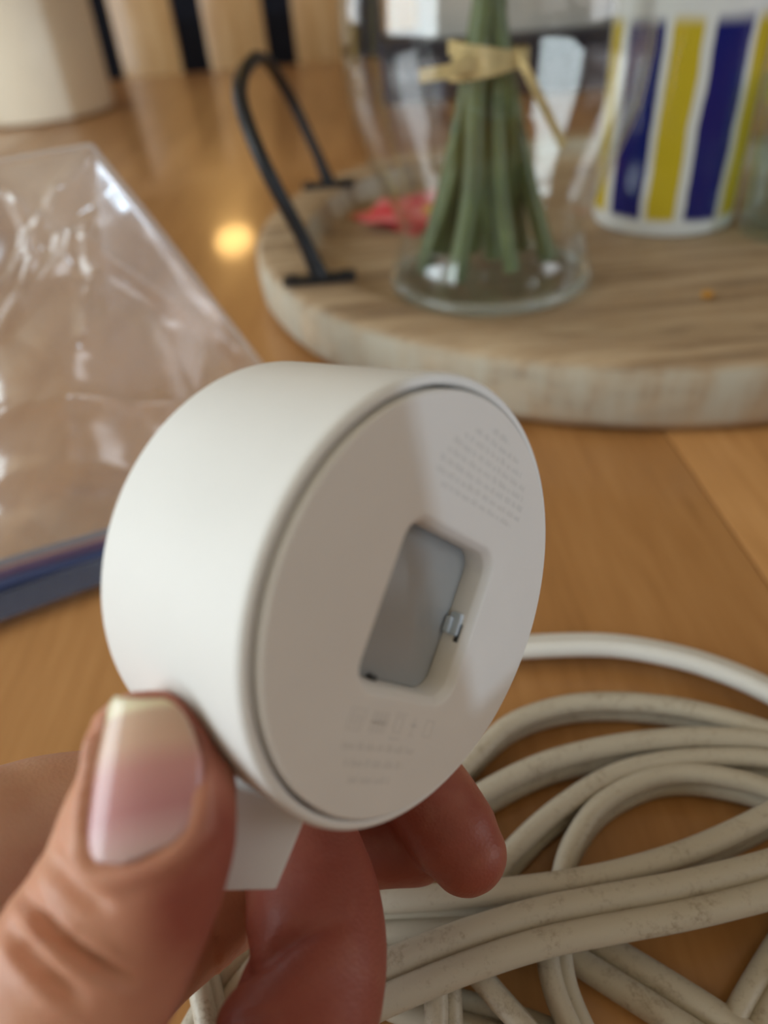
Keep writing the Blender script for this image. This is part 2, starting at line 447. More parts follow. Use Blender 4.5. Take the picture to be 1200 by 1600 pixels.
def handle(sign):
    hd = None
    e_in = 0.0
    if sign < 0:
        p0 = on_z(500, 440, TH) - TC; p1 = on_z(514, 292, TH) - TC
    else:
        p0 = Vector((0.209, -0.1, TH)); p1 = Vector((0.209, 0.1, TH))
    p0.z = p1.z = TH + 0.004
    lean = Vector((sign * 0.034, 0, 0))
    H = 0.090
    ya = p0.lerp(p1, 0.06); yb = p0.lerp(p1, 0.94)
    pts = [p0, p0 + lean * 0.18 + Vector((0, 0, H * 0.22)), p0.lerp(p1, 0.0) + lean * 0.62 + Vector((0, 0, H * 0.66)),
           p0.lerp(p1, 0.10) + lean * 0.9 + Vector((0, 0, H * 0.93)), p0.lerp(p1, 0.28) + lean + Vector((0, 0, H * 1.03)),
           p0.lerp(p1, 0.5) + lean + Vector((0, 0, H * 1.05)), p0.lerp(p1, 0.72) + lean + Vector((0, 0, H * 1.03)),
           p0.lerp(p1, 0.90) + lean * 0.9 + Vector((0, 0, H * 0.93)), p1 + lean * 0.62 + Vector((0, 0, H * 0.66)),
           p1 + lean * 0.18 + Vector((0, 0, H * 0.22)), p1]
    hd = tube('handle', pts, 0.0041, M_iron, tray, 10, 6, up=Vector((1, 0.01, 0)))
    for p in (p0, p1):
        o = box('handle_foot', (p.x, p.y, TH + 0.0021), (0.042, 0.012, 0.0036), M_iron, hd, 0.0012)
        bm = bmesh.new(); bmesh.ops.create_cone(bm, cap_ends=True, segments=12, radius1=0.0052, radius2=0.0040, depth=0.022)
        q = (pts[1] - pts[0]) if p is p0 else (pts[-2] - pts[-1])
        rot = q.to_track_quat('Z', 'X').to_matrix().to_4x4()
        for v in bm.verts: v.co = Matrix.Translation(p + q.normalized() * 0.010) @ rot @ v.co
        from_bm('handle_collar', bm, M_iron, hd)
        for sx in (-1, 1):
            lathe('screw', [(0.0026, 0.0), (0.0026, 0.0008), (0.0015, 0.0016), (0, 0.0018)], M_iron, hd, 10).location = (p.x + sx * 0.015, p.y, TH + 0.0039)
handle(-1); handle(1)

# ------------------------------------------------------------------ vase
VC = on_z(764, 436, TF + 0.0004)
vase = finish(empty('glass_vase', VC), 'clear bulbous glass vase holding tied green stems on the tray', 'vase')
M_glass = clear_glass('vase_glass', (0.985, 0.993, 0.99), 1.52)
outer = [(0.0592, 0.0072), (0.0592, 0.012), (0.0570, 0.021), (0.0542, 0.029), (0.0540, 0.035), (0.0562, 0.043), (0.0605, 0.054), (0.0665, 0.072), (0.0715, 0.094), (0.0742, 0.118), (0.0735, 0.145), (0.069, 0.175), (0.061, 0.205), (0.054, 0.23), (0.0525, 0.245), (0.055, 0.258)]
outer = [(r if z < 0.045 else r * (1 + 0.075 * min(1, (z - 0.045) / 0.05)), z) for r, z in outer]
inner = [(max(r - 0.0026, 0), z) for r, z in outer][::-1]
lathe('vase_body', outer + [(0.0577, 0.2592)] + inner + [(0.050, 0.0070), (0, 0.0070)], M_glass, vase, 96)
m = clear_glass('vase_foot_glass', (0.97, 0.985, 0.98), 1.6, 0.02, 0.03, (0.8, 0.85, 0.84))
lathe('vase_foot', [(0, 0.0), (0.050, 0.0), (0.0570, 0.0010), (0.0588, 0.0035), (0.0590, 0.0068), (0, 0.0068)], m, vase, 96)
M_ring = clear_glass('vase_ring_glass', (0.93, 0.96, 0.95), 1.7, 0.05, 0.22, (0.80, 0.84, 0.82))
lathe('foot_ring', [(0.0575 + 0.0034 * math.cos(t), 0.0040 + 0.0036 * math.sin(t)) for t in [2 * math.pi * k / 14 for k in range(14)]], M_ring, vase, 96, closed=True)

# ------------------------------------------------------------------ stems
M_stem = plain('green_stem', (0.100, 0.130, 0.042), 0.45, 0.5, 0.3, 250, 0.25, 60)
M_raffia = plain('raffia', (0.58, 0.43, 0.20), 0.7, 0.3, 0.6, 400, 0.2, 120)
bq = finish(empty('stem_bunch', VC + Vector((0, 0, 0.0085))), 'bunch of green flower stems tied with raffia inside the glass vase', 'stems')
random.seed(4)
tie_w = on_y(763, 92, VC.y - 0.005)
TIE = tie_w - bq.location
ends = [(640, 432, -0.020), (664, 425, -0.005), (712, 446, -0.034), (800, 440, -0.034), (856, 418, -0.012), (772, 430, -0.01), (740, 395, 0.02), (815, 400, 0.008), (690, 385, 0.02), (765, 405, 0.026)]
for k, (px, py, dy) in enumerate(ends):
    a = -2.4 + k * 0.7
    e = on_y(px, py, VC.y + dy) - bq.location
    e.z = 0.0045 + 0.003 * (k % 2)
    rr = math.hypot(e.x, e.y)
    if rr > 0.045: e.x *= 0.045 / rr; e.y *= 0.045 / rr
    off = Vector(((e.x - TIE.x) * 0.22 + 0.002 * math.cos(a * 3), 0.010 * math.sin(a * 2.1), 0))
    tp = TIE + off
    top = TIE + Vector((-(e.x - TIE.x) * 0.7 + 0.014 * math.cos(a * 1.7), 0.02 * math.sin(a), 0.12 + 0.02 * (k % 3)))
    mid = e.lerp(tp, 0.45) * 1.0 + Vector((-e.x * 0.10, -e.y * 0.10, 0)) + Vector((0.002 * math.sin(a * 5), 0, 0))
    tube('stem', [e, mid, tp, tp.lerp(top, 0.5), top], lambda t, k=k: 0.0046 + 0.0006 * (k % 3) - 0.0006 * t, M_stem, bq, 10, 6, up=Vector((0, 1, 0)))
# raffia: two wraps and two tails
ring = []
rx, ry = 0.0195, 0.0165
for wz, tilt in ((-0.002, 0.003), (0.003, -0.0035)):
    path = [TIE + Vector(((rx + 0.0005) * math.cos(t), (ry + 0.0005) * math.sin(t), wz + tilt * math.cos(t))) for t in [2 * math.pi * k / 40 for k in range(41)]]
    v, f = sweep(path, lambda i: [(-0.0007, -0.0034), (0.0007, -0.0034), (0.0009, 0), (0.0007, 0.0034), (-0.0007, 0.0034), (-0.0009, 0)])
    from_py('raffia_wrap', v, f, M_raffia, bq, True, 60)
kn = TIE + Vector((-0.014, -0.0145, 0.0))
bm = bmesh.new(); bmesh.ops.create_icosphere(bm, subdivisions=2, radius=0.006)
for v in bm.verts: v.co = kn + Vector((v.co.x * 1.2, v.co.y * 0.5, v.co.z * 0.9)) * (1 + 0.2 * noise.noise(v.co * 300))
from_bm('raffia_knot', bm, M_raffia, bq)
def ribbon(pts, w):
    path = catmull([Vector(p) for p in pts], 6)
    v, f = sweep(path, lambda i: [(-0.0008, -w), (0.0008, -w), (0.0008, w), (-0.0008, w)], up=Vector((0, 0.0, 1)))
    from_py('raffia_tail', v, f, M_raffia, bq, True, 60)
yt = VC.y - 0.022
loc = bq.location
ribbon([on_y(735, 96, yt) - loc, on_y(705, 110, yt - 0.002) - loc, on_y(655, 119, yt) - loc], 0.0030)
ribbon([on_y(806, 78, yt + 0.004) - loc, on_y(822, 110, yt - 0.002) - loc, on_y(848, 162, yt) - loc, on_y(880, 228, yt + 0.004) - loc], 0.0022)

# ------------------------------------------------------------------ striped canister
CC = on_z(1033, 338, TF + 0.0003); CR = 0.0487
can = finish(empty('ceramic_canister', CC), 'ceramic canister hand-painted with blue and yellow vertical stripes on the tray', 'canister')
def stripe_mat():
    m, nt, b = new_mat('striped_glaze')
    tc = nt.nodes.new('ShaderNodeTexCoord'); sp = nt.nodes.new('ShaderNodeSeparateXYZ'); nt.links.new(tc.outputs['Object'], sp.inputs[0])
    at2 = nd(nt, 'ShaderNodeMath', operation='ARCTAN2'); nt.links.new(sp.outputs['Y'], at2.inputs[0]); nt.links.new(sp.outputs['X'], at2.inputs[1])
    nz = nd(nt, 'ShaderNodeTexNoise', Scale=30.0, Detail=2.0); nt.links.new(tc.outputs['Object'], nz.inputs['Vector'])
    wob = nd(nt, 'ShaderNodeMath', operation='MULTIPLY_ADD'); wob.inputs[1].default_value = 0.09
    nt.links.new(nz.outputs['Fac'], wob.inputs[0]); nt.links.new(at2.outputs[0], wob.inputs[2])
    # period 60 degrees
    ph = nd(nt, 'ShaderNodeMath', operation='MULTIPLY_ADD'); ph.inputs[1].default_value = 6 / (2 * math.pi); ph.inputs[2].default_value = 6.0
    nt.links.new(wob.outputs[0], ph.inputs[0])
    fr = nd(nt, 'ShaderNodeMath', operation='ADD'); fr.inputs[1].default_value = STRIPE_PHASE; nt.links.new(ph.outputs[0], fr.inputs[0])
    fc = nd(nt, 'ShaderNodeMath', operation='FRACT'); nt.links.new(fr.outputs[0], fc.inputs[0])
    W_, Bl, Ye = (0.76, 0.76, 0.72), (0.0, 0.006, 0.15), (0.62, 0.46, 0.022)
    r = ramp(nt, [(0.0, W_), (0.07, W_), (0.085, Ye), (0.41, Ye), (0.425, W_), (0.535, W_), (0.55, Bl), (0.985, Bl), (1.0, W_)])
    nt.links.new(fc.outputs[0], r.inputs[0])
    # white bands at foot and rim
    zz = nd(nt, 'ShaderNodeMath', operation='MULTIPLY_ADD'); zz.inputs[1].default_value = 0.006
    nt.links.new(nz.outputs['Fac'], zz.inputs[0]); nt.links.new(sp.outputs['Z'], zz.inputs[2])
    zr = ramp(nt, [(0.0, (1, 1, 1)), (0.0125, (1, 1, 1)), (0.0145, (0, 0, 0)), (BAND - 0.001, (0, 0, 0)), (BAND + 0.001, (1, 1, 1))])
    nt.links.new(zz.outputs[0], zr.inputs[0])
    mx = nt.nodes.new('ShaderNodeMix'); mx.data_type = 'RGBA'
    nt.links.new(zr.outputs[0], mx.inputs[0]); nt.links.new(r.outputs[0], mx.inputs[6]); mx.inputs[7].default_value = (0.80, 0.81, 0.79, 1)
    nt.links.new(mx.outputs[2], b.inputs['Base Color'])
    b.inputs['Roughness'].default_value = 0.16; b.inputs['Coat Weight'].default_value = 0.5; b.inputs['Coat Roughness'].default_value = 0.08
    bp = nd(nt, 'ShaderNodeBump', Strength=0.25, Distance=0.001); nt.links.new(nz.outputs['Fac'], bp.inputs['Height']); nt.links.new(bp.outputs[0], b.inputs['Normal'])
    return m
STRIPE_PHASE = 0.10
BAND = on_y(1060, 24, CC.y - CR).z - CC.z
M_stripe = stripe_mat()
lathe('canister_body', [(0, 0.0), (0.044, 0.0), (0.0475, 0.001), (0.0487, 0.004), (0.0488, 0.03), (0.0490, 0.08), (0.0490, 0.115), (0.0490, BAND + 0.006), (0.0496, BAND + 0.010), (0.0490, BAND + 0.013), (0.047, BAND + 0.013), (0.0455, BAND + 0.010), (0.045, 0.02), (0.043, 0.007), (0, 0.006)], M_stripe, can, 96)

# ------------------------------------------------------------------ tumbler at the right border
GC = on_z(1228, 372, TF) ; GC = Vector((GC.x + 0.004, GC.y + 0.01, TF + 0.0004))
M_tum = clear_glass('tumbler_glass', (0.88, 0.94, 0.92), 1.5, 0.0, 0.05, (0.7, 0.75, 0.72))
tg = finish(empty('glass_tumbler', GC), 'clear greenish glass tumbler beside the striped canister at the border', 'glass')
tb = lathe('tumbler_body', [(0, 0), (0.026, 0), (0.0285, 0.002), (0.0295, 0.007), (0.031, 0.055), (0.0325, 0.09), (0.0322, 0.0915), (0.0315, 0.0905), (0.0298, 0.055), (0.0276, 0.012), (0.024, 0.008), (0, 0.0075)], M_tum, tg, 48)

# ------------------------------------------------------------------ napkin, crumb, yellow carton
def napkin_mat():
    m, nt, b = new_mat('printed_napkin')
    mp = coords(nt, (1, 1, 1))
    n1 = nd(nt, 'ShaderNodeTexNoise', Scale=22.0, Detail=1.0); nt.links.new(mp.outputs[0], n1.inputs['Vector'])
    r = ramp(nt, [(0.0, (0.62, 0.035, 0.045)), (0.47, (0.70, 0.05, 0.06)), (0.52, (0.75, 0.22, 0.22)), (0.60, (0.72, 0.13, 0.13)), (0.66, (0.72, 0.42, 0.06))])
    nt.links.new(n1.outputs['Fac'], r.inputs[0]); nt.links.new(r.outputs[0], b.inputs['Base Color'])
    b.inputs['Roughness'].default_value = 0.8
    return m
M_nap = napkin_mat()
def sheet(name, c, w, l, rz, amp, mat_, thick=0.0008, n=14, seed=0.0):
    v, f = [], []
    for layer in (0, 1):
        for i in range(n + 1):
            for j in range(n + 1):
                x = (i / n - 0.5) * w; y = (j / n - 0.5) * l
                z = amp * (0.5 + 0.5 * noise.noise(Vector((x * 30 + seed, y * 30, seed)))) + thick * layer
                v.append((x, y, z))
    N = (n + 1) ** 2
    for i in range(n):
        for j in range(n):
            a = i * (n + 1) + j
            f.append((a, a + 1, a + n + 2, a + n + 1)); f.append((N + a, N + a + n + 1, N + a + n + 2, N + a + 1))
    for i in range(n):
        for (a, b_) in ((i * (n + 1), (i + 1) * (n + 1)), (i * (n + 1) + n, (i + 1) * (n + 1) + n), (i, i + 1), (n * (n + 1) + i, n * (n + 1) + i + 1)):
            f.append((a, b_, b_ + N, a + N))
    o = from_py(name, v, f, mat_, None, True, 50)
    o.location = c; o.rotation_euler = (0, 0, rz); return o
na, nb_ = on_z(575, 366, TF), on_z(790, 292, TF)
npk = empty('paper_napkin', ((na.x + nb_.x) / 2, (na.y + nb_.y) / 2 + 0.004, TF + 0.0004), math.atan2(nb_.y - na.y, nb_.x - na.x))
finish(npk, 'crumpled red and pink paper napkin behind the vase on the tray', 'napkin')
a = sheet('folded_sheet', (0, 0, 0), 0.13, 0.075, 0, 0.004, M_nap, seed=1.3); a.parent = npk
a2 = sheet('folded_corner', (-0.040, -0.008, 0.006), 0.06, 0.06, 0.6, 0.004, M_nap, seed=4.1); a2.parent = npk
M_crumb = plain('amber_crumb', (0.55, 0.25, 0.03), 0.5, 0.5)
cp = on_z(1105, 466, TF)
bm = bmesh.new(); bmesh.ops.create_icosphere(bm, subdivisions=2, radius=0.0035)
for v in bm.verts: v.co = Vector((v.co.x * 1.0, v.co.y * 0.8, v.co.z * 0.6)) * (1 + 0.35 * noise.noise(v.co * 400))
cr = from_bm('crumb', bm, M_crumb); cr.location = (cp.x, cp.y, TF + 0.0022)
finish(cr, 'tiny amber crumb lying on the bare tray wood', 'crumb')
M_yel = plain('yellow_card', (0.75, 0.52, 0.03), 0.5, 0.5); M_ora = plain('orange_card', (0.60, 0.24, 0.05), 0.5, 0.5)
yc = on_z(1225, 205, 0.0)
ycb = finish(empty('yellow_carton', (yc.x, yc.y, 0.0004), math.radians(8)), 'yellow carton with an orange foot behind the striped canister', 'box')
box('carton_body', (0.0, 0.05, 0.075), (0.13, 0.10, 0.09), M_yel, ycb, 0.002)
box('carton_foot', (0.0, 0.05, 0.015), (0.13, 0.10, 0.03), M_ora, ycb, 0.002)

# ------------------------------------------------------------------ things at the far end of the table
M_navy = plain('navy_plastic', (0.012, 0.014, 0.035), 0.4, 0.5)
M_pale = plain('pale_card', (0.55, 0.53, 0.50), 0.6, 0.4)
nb = on_z(715, 158, 0.0)
nvb = finish(empty('storage_case', (nb.x + 0.065, nb.y + 0.10, 0.0004), math.radians(-4)), 'low dark navy storage case behind the vase', 'case')
box('case_body', (0, 0, 0.032), (0.33, 0.20, 0.064), M_navy, nvb, 0.006)
box('case_lid', (0, 0, 0.069), (0.34, 0.21, 0.010), M_navy, nvb, 0.004)
pb = finish(empty('pale_box', (nb.x + 0.09, nb.y + 0.11, 0.0748), math.radians(-2)), 'pale grey cardboard box lying on the navy case', 'box')
box('box_body', (0, 0, 0.055), (0.26, 0.16, 0.11), M_pale, pb, 0.003)
box('box_lid', (0, 0, 0.1105), (0.266, 0.166, 0.02), M_pale, pb, 0.003)

M_jar = plain('cream_glaze', (0.88, 0.78, 0.61), 0.35, 0.5, 0.1, 80, 0.04, 10)
jar = finish(empty('ceramic_crock', (-0.515, 1.405, 0.0004)), 'large cream ceramic crock standing at the far left of the table', 'crock')
lathe('crock_body', [(0, 0), (0.112, 0), (0.118, 0.004), (0.119, 0.012), (0.120, 0.10), (0.121, 0.22), (0.124, 0.228), (0.124, 0.236), (0.119, 0.238), (0.113, 0.232), (0.111, 0.02), (0, 0.014)], M_jar, jar, 88)

# ------------------------------------------------------------------ zip bag
M_bag = clear_glass('bag_film', (0.98, 0.97, 0.965), 1.85, 0.20, 0.20, (0.86, 0.82, 0.80))
bag = finish(empty('zip_bag', on_z(60, 800, 0)), 'crumpled clear plastic zip bag with blue zipper left of the puck', 'bag')
BO = bag.location.copy()
A_ = on_z(-170, 950, 0.004); B_ = on_z(330, 775, 0.004)
E_ = on_z(432, 600, 0.004); D_ = on_y(142, 226, 0.345); C_ = on_y(-170, 300, 0.33)
D2 = on_y(160, 268, 0.34)
def coons(u, v, layer):
    near = A_.lerp(B_, u)
    # far edge: C -> D -> E
    uD = 0.48
    if u < uD: far = C_.lerp(D_, u / uD)
    else: far = D_.lerp(E_, (u - uD) / (1 - uD))
    p = near.lerp(far, v)
    # the film sags onto the table near the zipper and stands up towards the far edge
    zlin = p.z
    p.z = near.z + (far.z - near.z) * (v ** 1.7)
    return p
def crumple(p, s, amp):
    q = p * s
    a = abs(noise.noise(q)) + 0.22 * abs(noise.noise(q * 2.1 + Vector((3, 1, 7)))) + 0.04 * abs(noise.noise(q * 4.3 + Vector((9, 2, 1))))
    return amp * (a - 0.35)
RIDGES = [([(146, 236), (70, 352), (0, 432), (-70, 500)], 16, .0055), ([(-60, 280), (0, 312), (75, 358), (190, 428), (330, 512), (372, 552)], 13, .0055), ([(112, 385), (60, 470), (5, 560)], 15, .004), ([(128, 330), (150, 430), (142, 560)], 13, .004),
          ([(-40, 690), (60, 664), (160, 650), (280, 632)], 14, .003), ([(165, 268), (250, 372), (330, 470), (400, 560)], 10, .004), ([(30, 330), (50, 400), (30, 470)], 9, .003), ([(90, 300), (60, 360), (20, 390)], 8, .003), ([(-40, 760), (60, 742), (200, 730)], 18, .002)]
def ridge(p):
    x, y, _ = project(p); out = 0.0
    for poly, w, h_ in RIDGES:
        best = 1e9
        for (ax_, ay_), (bx_, by_) in zip(poly[:-1], poly[1:]):
            dx, dy = bx_ - ax_, by_ - ay_
            t = min(1, max(0, ((x - ax_) * dx + (y - ay_) * dy) / (dx * dx + dy * dy)))
            best = min(best, math.hypot(x - ax_ - t * dx, y - ay_ - t * dy))
        out += h_ * math.exp(-(best / w) ** 1.5)
    return out
def bag_sheet(name, layer):
    nu, nv = 130, 130
    v, f = [], []
    for j in range(nv + 1):
        for i in range(nu + 1):
            u, w = i / nu, j / nv
            p = coons(u, w, layer)
            edge = min(1, 6 * min(u + 0.05, 1 - u) + 0.0) * min(1, 5 * w) * min(1, 6 * (1 - w) + 0.15)
            bul = math.sin(math.pi * min(1, w)) ** 0.8 * math.sin(math.pi * min(1, max(0, 0.1 + 0.9 * u)))
            if layer == 0:
                p.z += 0.016 * bul
                dz = crumple(p, 11, 0.034) * edge + 1.35 * ridge(p) * min(1, 8 * w) * min(1, 8 * (1 - w) + 0.2)
                p += Vector((0.3 * dz, -0.45 * dz, dz))
            else:
                p.y += 0.012 * bul; p.z -= 0.010 * bul
                dz = crumple(p + Vector((0.7, 0.2, 0)), 13, 0.032) * edge
                p += Vector((0.2 * dz, 0.4 * dz, dz))
            p.z = max(p.z, 0.0022 if layer == 0 else 0.0010)
            v.append(p - BO)
    for j in range(nv):
        for i in range(nu):
            a = j * (nu + 1) + i
            f.append((a, a + 1, a + nu + 2, a + nu + 1))
    me = bpy.data.meshes.new(name); me.from_pydata([tuple(q) for q in v], [], f)
    o = link(name, me, M_bag, bag)
    return o
bag_sheet('front_film', 0); bag_sheet('back_film', 1)
# heat-sealed far edges: slim folded welts
def welt(pts, r):
    o = tube('sealed_edge', [p - BO for p in pts], r, M_weld, bag, 6, 6); return o
M_weld = clear_glass('bag_seam', (0.97, 0.96, 0.95), 1.5, 0.1, 0.45, (0.88, 0.84, 0.82))
welt([C_, C_.lerp(D_, 0.5) + Vector((0, 0, 0.002)), D_], 0.0009)
welt([D_, D_.lerp(E_, 0.35) + Vector((0, 0, 0.002)), D_.lerp(E_, 0.7), E_], 0.0012)
# zipper: pale track, pink line, purple and blue ridges, ribbed lip
def zcol(name, col, rough=0.3): return plain(name, col, rough, 0.5, 0, 1, 0.08, 60)
ZM = [('zipper_track', zcol('zip_greyblue', (0.20, 0.21, 0.27)), 0.0050, 0.0000, 0.0015),
      ('zipper_line', zcol('zip_pink', (0.42, 0.26, 0.25)), 0.0020, -0.0036, 0.0014),
      ('zipper_ridge', zcol('zip_purple', (0.10, 0.065, 0.15)), 0.0052, -0.0078, 0.0022),
      ('zipper_ridge', zcol('zip_blue', (0.032, 0.055, 0.16)), 0.0060, -0.0136, 0.0022)]
zd = (B_ - A_); zd.z = 0; zd.normalize(); zn = Vector((-zd.y, zd.x, 0))
for nm, mt, wd, off, ht in ZM:
    pts = [A_.lerp(B_, t) + zn * (off + 0.0015 * math.sin(t * 5)) + Vector((0, 0, 0.0005 + 0.0008 * math.sin(t * 7))) - BO for t in [k / 12 for k in range(13)]]
    path = catmull(pts, 3)
    v, f = sweep(path, lambda i: circle(wd / 2, 10, ht))
    from_py(nm, v, f, mt, bag, True, 60)
M_lip = clear_glass('bag_lip', (0.80, 0.83, 0.90), 1.5, 0.12, 0.22, (0.36, 0.40, 0.52))
pts = [A_.lerp(B_, t) + zn * (-0.0240 + 0.0015 * math.sin(t * 5)) + Vector((0, 0, 0.0005)) - BO for t in [k / 12 for k in range(13)]]
path = catmull(pts, 3)
v, f = sweep(path, lambda i: [(-0.0080, -0.0004), (0.0080, -0.0004), (0.0080, 0.0005), (-0.0080, 0.0005)])
lip = from_py('zipper_lip', v, f, M_lip, bag, True, 30)
nr = 130
rib_me = None
v, f = [], []
for k in range(nr):
    p = A_.lerp(B_, (k + 0.5) / nr) - BO
    c0 = p + zn * -0.0170; c1 = p + zn * -0.0315
    s = len(v)
    for q in (c0, c1):
        for dx, dz in ((-0.0005, 0.0009), (0.0005, 0.0009), (0.0, 0.0018)): v.append(q + zd * dx + Vector((0, 0, dz)))
    f += [(s, s + 1, s + 4, s + 3), (s + 1, s + 2, s + 5, s + 4), (s + 2, s, s + 3, s + 5), (s, s + 2, s + 1), (s + 3, s + 4, s + 5)]
rb = from_py('lip_ribs', v, f, M_lip, bag, False); rb['kind'] = 'stuff'

# ------------------------------------------------------------------ cords
def cord_mat(name, base, dirt, amt):
    m, nt, b = new_mat(name)
    mp = coords(nt, (1, 1, 1))
    n1 = nd(nt, 'ShaderNodeTexNoise', Scale=90.0, Detail=6.0, Roughness=0.7); nt.links.new(mp.outputs[0], n1.inputs['Vector'])
    n2 = nd(nt, 'ShaderNodeTexNoise', Scale=700.0, Detail=4.0, Roughness=0.7); nt.links.new(mp.outputs[0], n2.inputs['Vector'])
    mu = nd(nt, 'ShaderNodeMath', operation='MULTIPLY'); nt.links.new(n1.outputs['Fac'], mu.inputs[0]); nt.links.new(n2.outputs['Fac'], mu.inputs[1])
    r = ramp(nt, [(0.27, base), (0.50 if amt else 0.7, dirt)])
    nt.links.new(mu.outputs[0], r.inputs[0]); nt.links.new(r.outputs[0], b.inputs['Base Color'])
    b.inputs['Roughness'].default_value = 0.42; b.inputs['Specular IOR Level'].default_value = 0.45
    bp = nd(nt, 'ShaderNodeBump', Strength=0.15, Distance=0.0005); nt.links.new(n2.outputs['Fac'], bp.inputs['Height']); nt.links.new(bp.outputs[0], b.inputs['Normal'])
    return m
M_cord = cord_mat('aged_white_vinyl', (0.53, 0.475, 0.38), (0.27, 0.20, 0.13), True)
M_cordw = cord_mat('white_vinyl', (0.78, 0.77, 0.74), (0.70, 0.68, 0.63), False)
def twin(r, ang, n=11):
    """outline of two round strands joined by a web, turned by ang"""
    pts = []
    a0 = math.radians(9)
    for side in (1, -1):
        for k in range(n):
            t = -math.pi + a0 + (2 * math.pi - 2 * a0) * k / (n - 1)
            x, y = r * 1.0 + r * math.cos(t), r * math.sin(t)
            pts.append((side * x, side * y))
    ca, sa = math.cos(ang), math.sin(ang)
    return [(x * ca - y * sa, x * sa + y * ca) for x, y in pts]
cord = finish(empty('extension_cord', on_z(900, 1350, 0)), 'aged beige twin-flex extension cord coiled on the table', 'cord')
CO = cord.location.copy()
def strand(name, pts, r, ang, m, parent, org):
    """pts: (px, py, z) of the centre line; z is the height above the table"""
    P = [on_z(x, y, z) for x, y, z in pts]
    path = catmull(P, 7)
    angs = ang if isinstance(ang, (list, tuple)) else (ang, ang)
    L = len(path)
    v, f = sweep([p - org for p in path], lambda i: twin(r, math.radians(angs[0] + (angs[1] - angs[0]) * i / (L - 1))))
    return from_py(name, v, f, m, parent, True, 60)
RC = 0.0029
def S(pts, ang, r=RC): return strand('cord_strand', pts, r, ang, M_cord, cord, CO)
z1 = 0.0062
S([(520, 1560, .0065), (560, 1460, .0065), (640, 1330, .007), (690, 1245, .0065), (735, 1195, .0065), (795, 1140, .0065), (870, 1112, .0065), (950, 1104, .0065), (1050, 1112, .0065), (1130, 1130, .0065), (1210, 1156, .0065), (1300, 1200, .0065), (1370, 1270, .0065), (1400, 1360, .0065), (1370, 1460, .0065), (1290, 1540, .0065)], 80)
S([(540, 1580, .0065), (580, 1480, .0065), (640, 1380, .007), (700, 1290, .007), (760, 1246, .007), (850, 1202, .007), (950, 1176, .007), (1050, 1164, .007), (1130, 1163, .007), (1210, 1172, .007), (1290, 1205, .007), (1335, 1265, .007), (1345, 1350, .007), (1310, 1430, .007)], 92)
S([(740, 1450, .006), (775, 1375, .006), (820, 1320, .006), (880, 1268, .006), (950, 1224, .006), (1020, 1202, .006), (1110, 1194, .006), (1210, 1200, .007), (1270, 1235, .007), (1300, 1300, .007), (1290, 1380, .007)], 96, .0027)
S([(850, 1480, .006), (872, 1400, .006), (892, 1330, .006), (935, 1268, .006), (1000, 1230, .006), (1060, 1218, .006), (1130, 1224, .0065), (1210, 1248, .007), (1300, 1310, .007)], 90, .0027)
S([(430, 1420, .014), (560, 1418, .015), (640, 1414, .016), (740, 1406, .016), (850, 1394, .015), (950, 1376, .014), (1050, 1348, .013), (1130, 1316, .012), (1220, 1272, .012), (1320, 1225, .012), (1420, 1210, .010), (1500, 1270, .008), (1520, 1370, .0065)], 90, .0028)
S([(430, 1470, .011), (560, 1452, .011), (650, 1444, .011), (730, 1436, .010), (820, 1424, .009), (920, 1405, .008), (1030, 1376, .0065), (1100, 1352, .006)], 40, .0027)
S([(380, 1690, .022), (470, 1610, .022), (560, 1556, .022), (650, 1516, .022), (750, 1478, .0215), (850, 1448, .021), (950, 1428, .020), (1050, 1410, .019), (1130, 1392, .018), (1220, 1368, .017), (1330, 1330, .015), (1430, 1320, .011), (1500, 1370, .008), (1500, 1460, .006)], 2, .0030)
S([(790, 1420, .0034), (870, 1456, .0034), (950, 1506, .0034), (1040, 1562, .0034), (1140, 1628, .0034), (1260, 1720, .0034)], 0, .0031)
S([(868, 1440, .010), (866, 1490, .010), (876, 1545, .0095), (900, 1605, .009), (940, 1680, .008)], 48, .0025)
S([(700, 1470, .013), (745, 1520, .013), (785, 1566, .012), (835, 1620, .011), (900, 1690, .010)], 70, .0024)
S([(560, 1530, .006), (640, 1565, .006), (720, 1585, .006), (810, 1612, .006), (930, 1660, .006)], 25, .0027)
S([(690, 1500, .016), (692, 1550, .016), (693, 1605, .015), (690, 1690, .013)], 55, .0025)
S([(1260, 1440, .0035), (1205, 1530, .0035), (1166, 1600, .0035), (1130, 1680, .0035)], 10, .0024)
S([(300, 1440, .012), (312, 1500, .012), (323, 1555, .012), (340, 1630, .012), (360, 1700, .012)], 70, .0024)
S([(300, 1640, .006), (345, 1560, .006), (400, 1490, .006), (470, 1420, .006), (560, 1380, .006)], 20, .0027)
wcab = finish(empty('power_cable', on_z(900, 1010, 0)), 'bright white twin cable arching above the beige cord loops', 'cable')
WO = wcab.location.copy()
strand('cable_run', [(230, 1180, .0065), (330, 1150, .0065), (440, 1130, .0065), (560, 1095, .0065), (660, 1050, .0065), (740, 1020, .0065), (830, 1010, .0065), (950, 1008, .0065), (1050, 1024, .0065), (1130, 1048, .0065), (1210, 1084, .0065), (1300, 1140, .0065), (1420, 1200, .0065), (1560, 1250, .0065), (1720, 1270, .0065)], .0030, 34, M_cordw, wcab, WO)

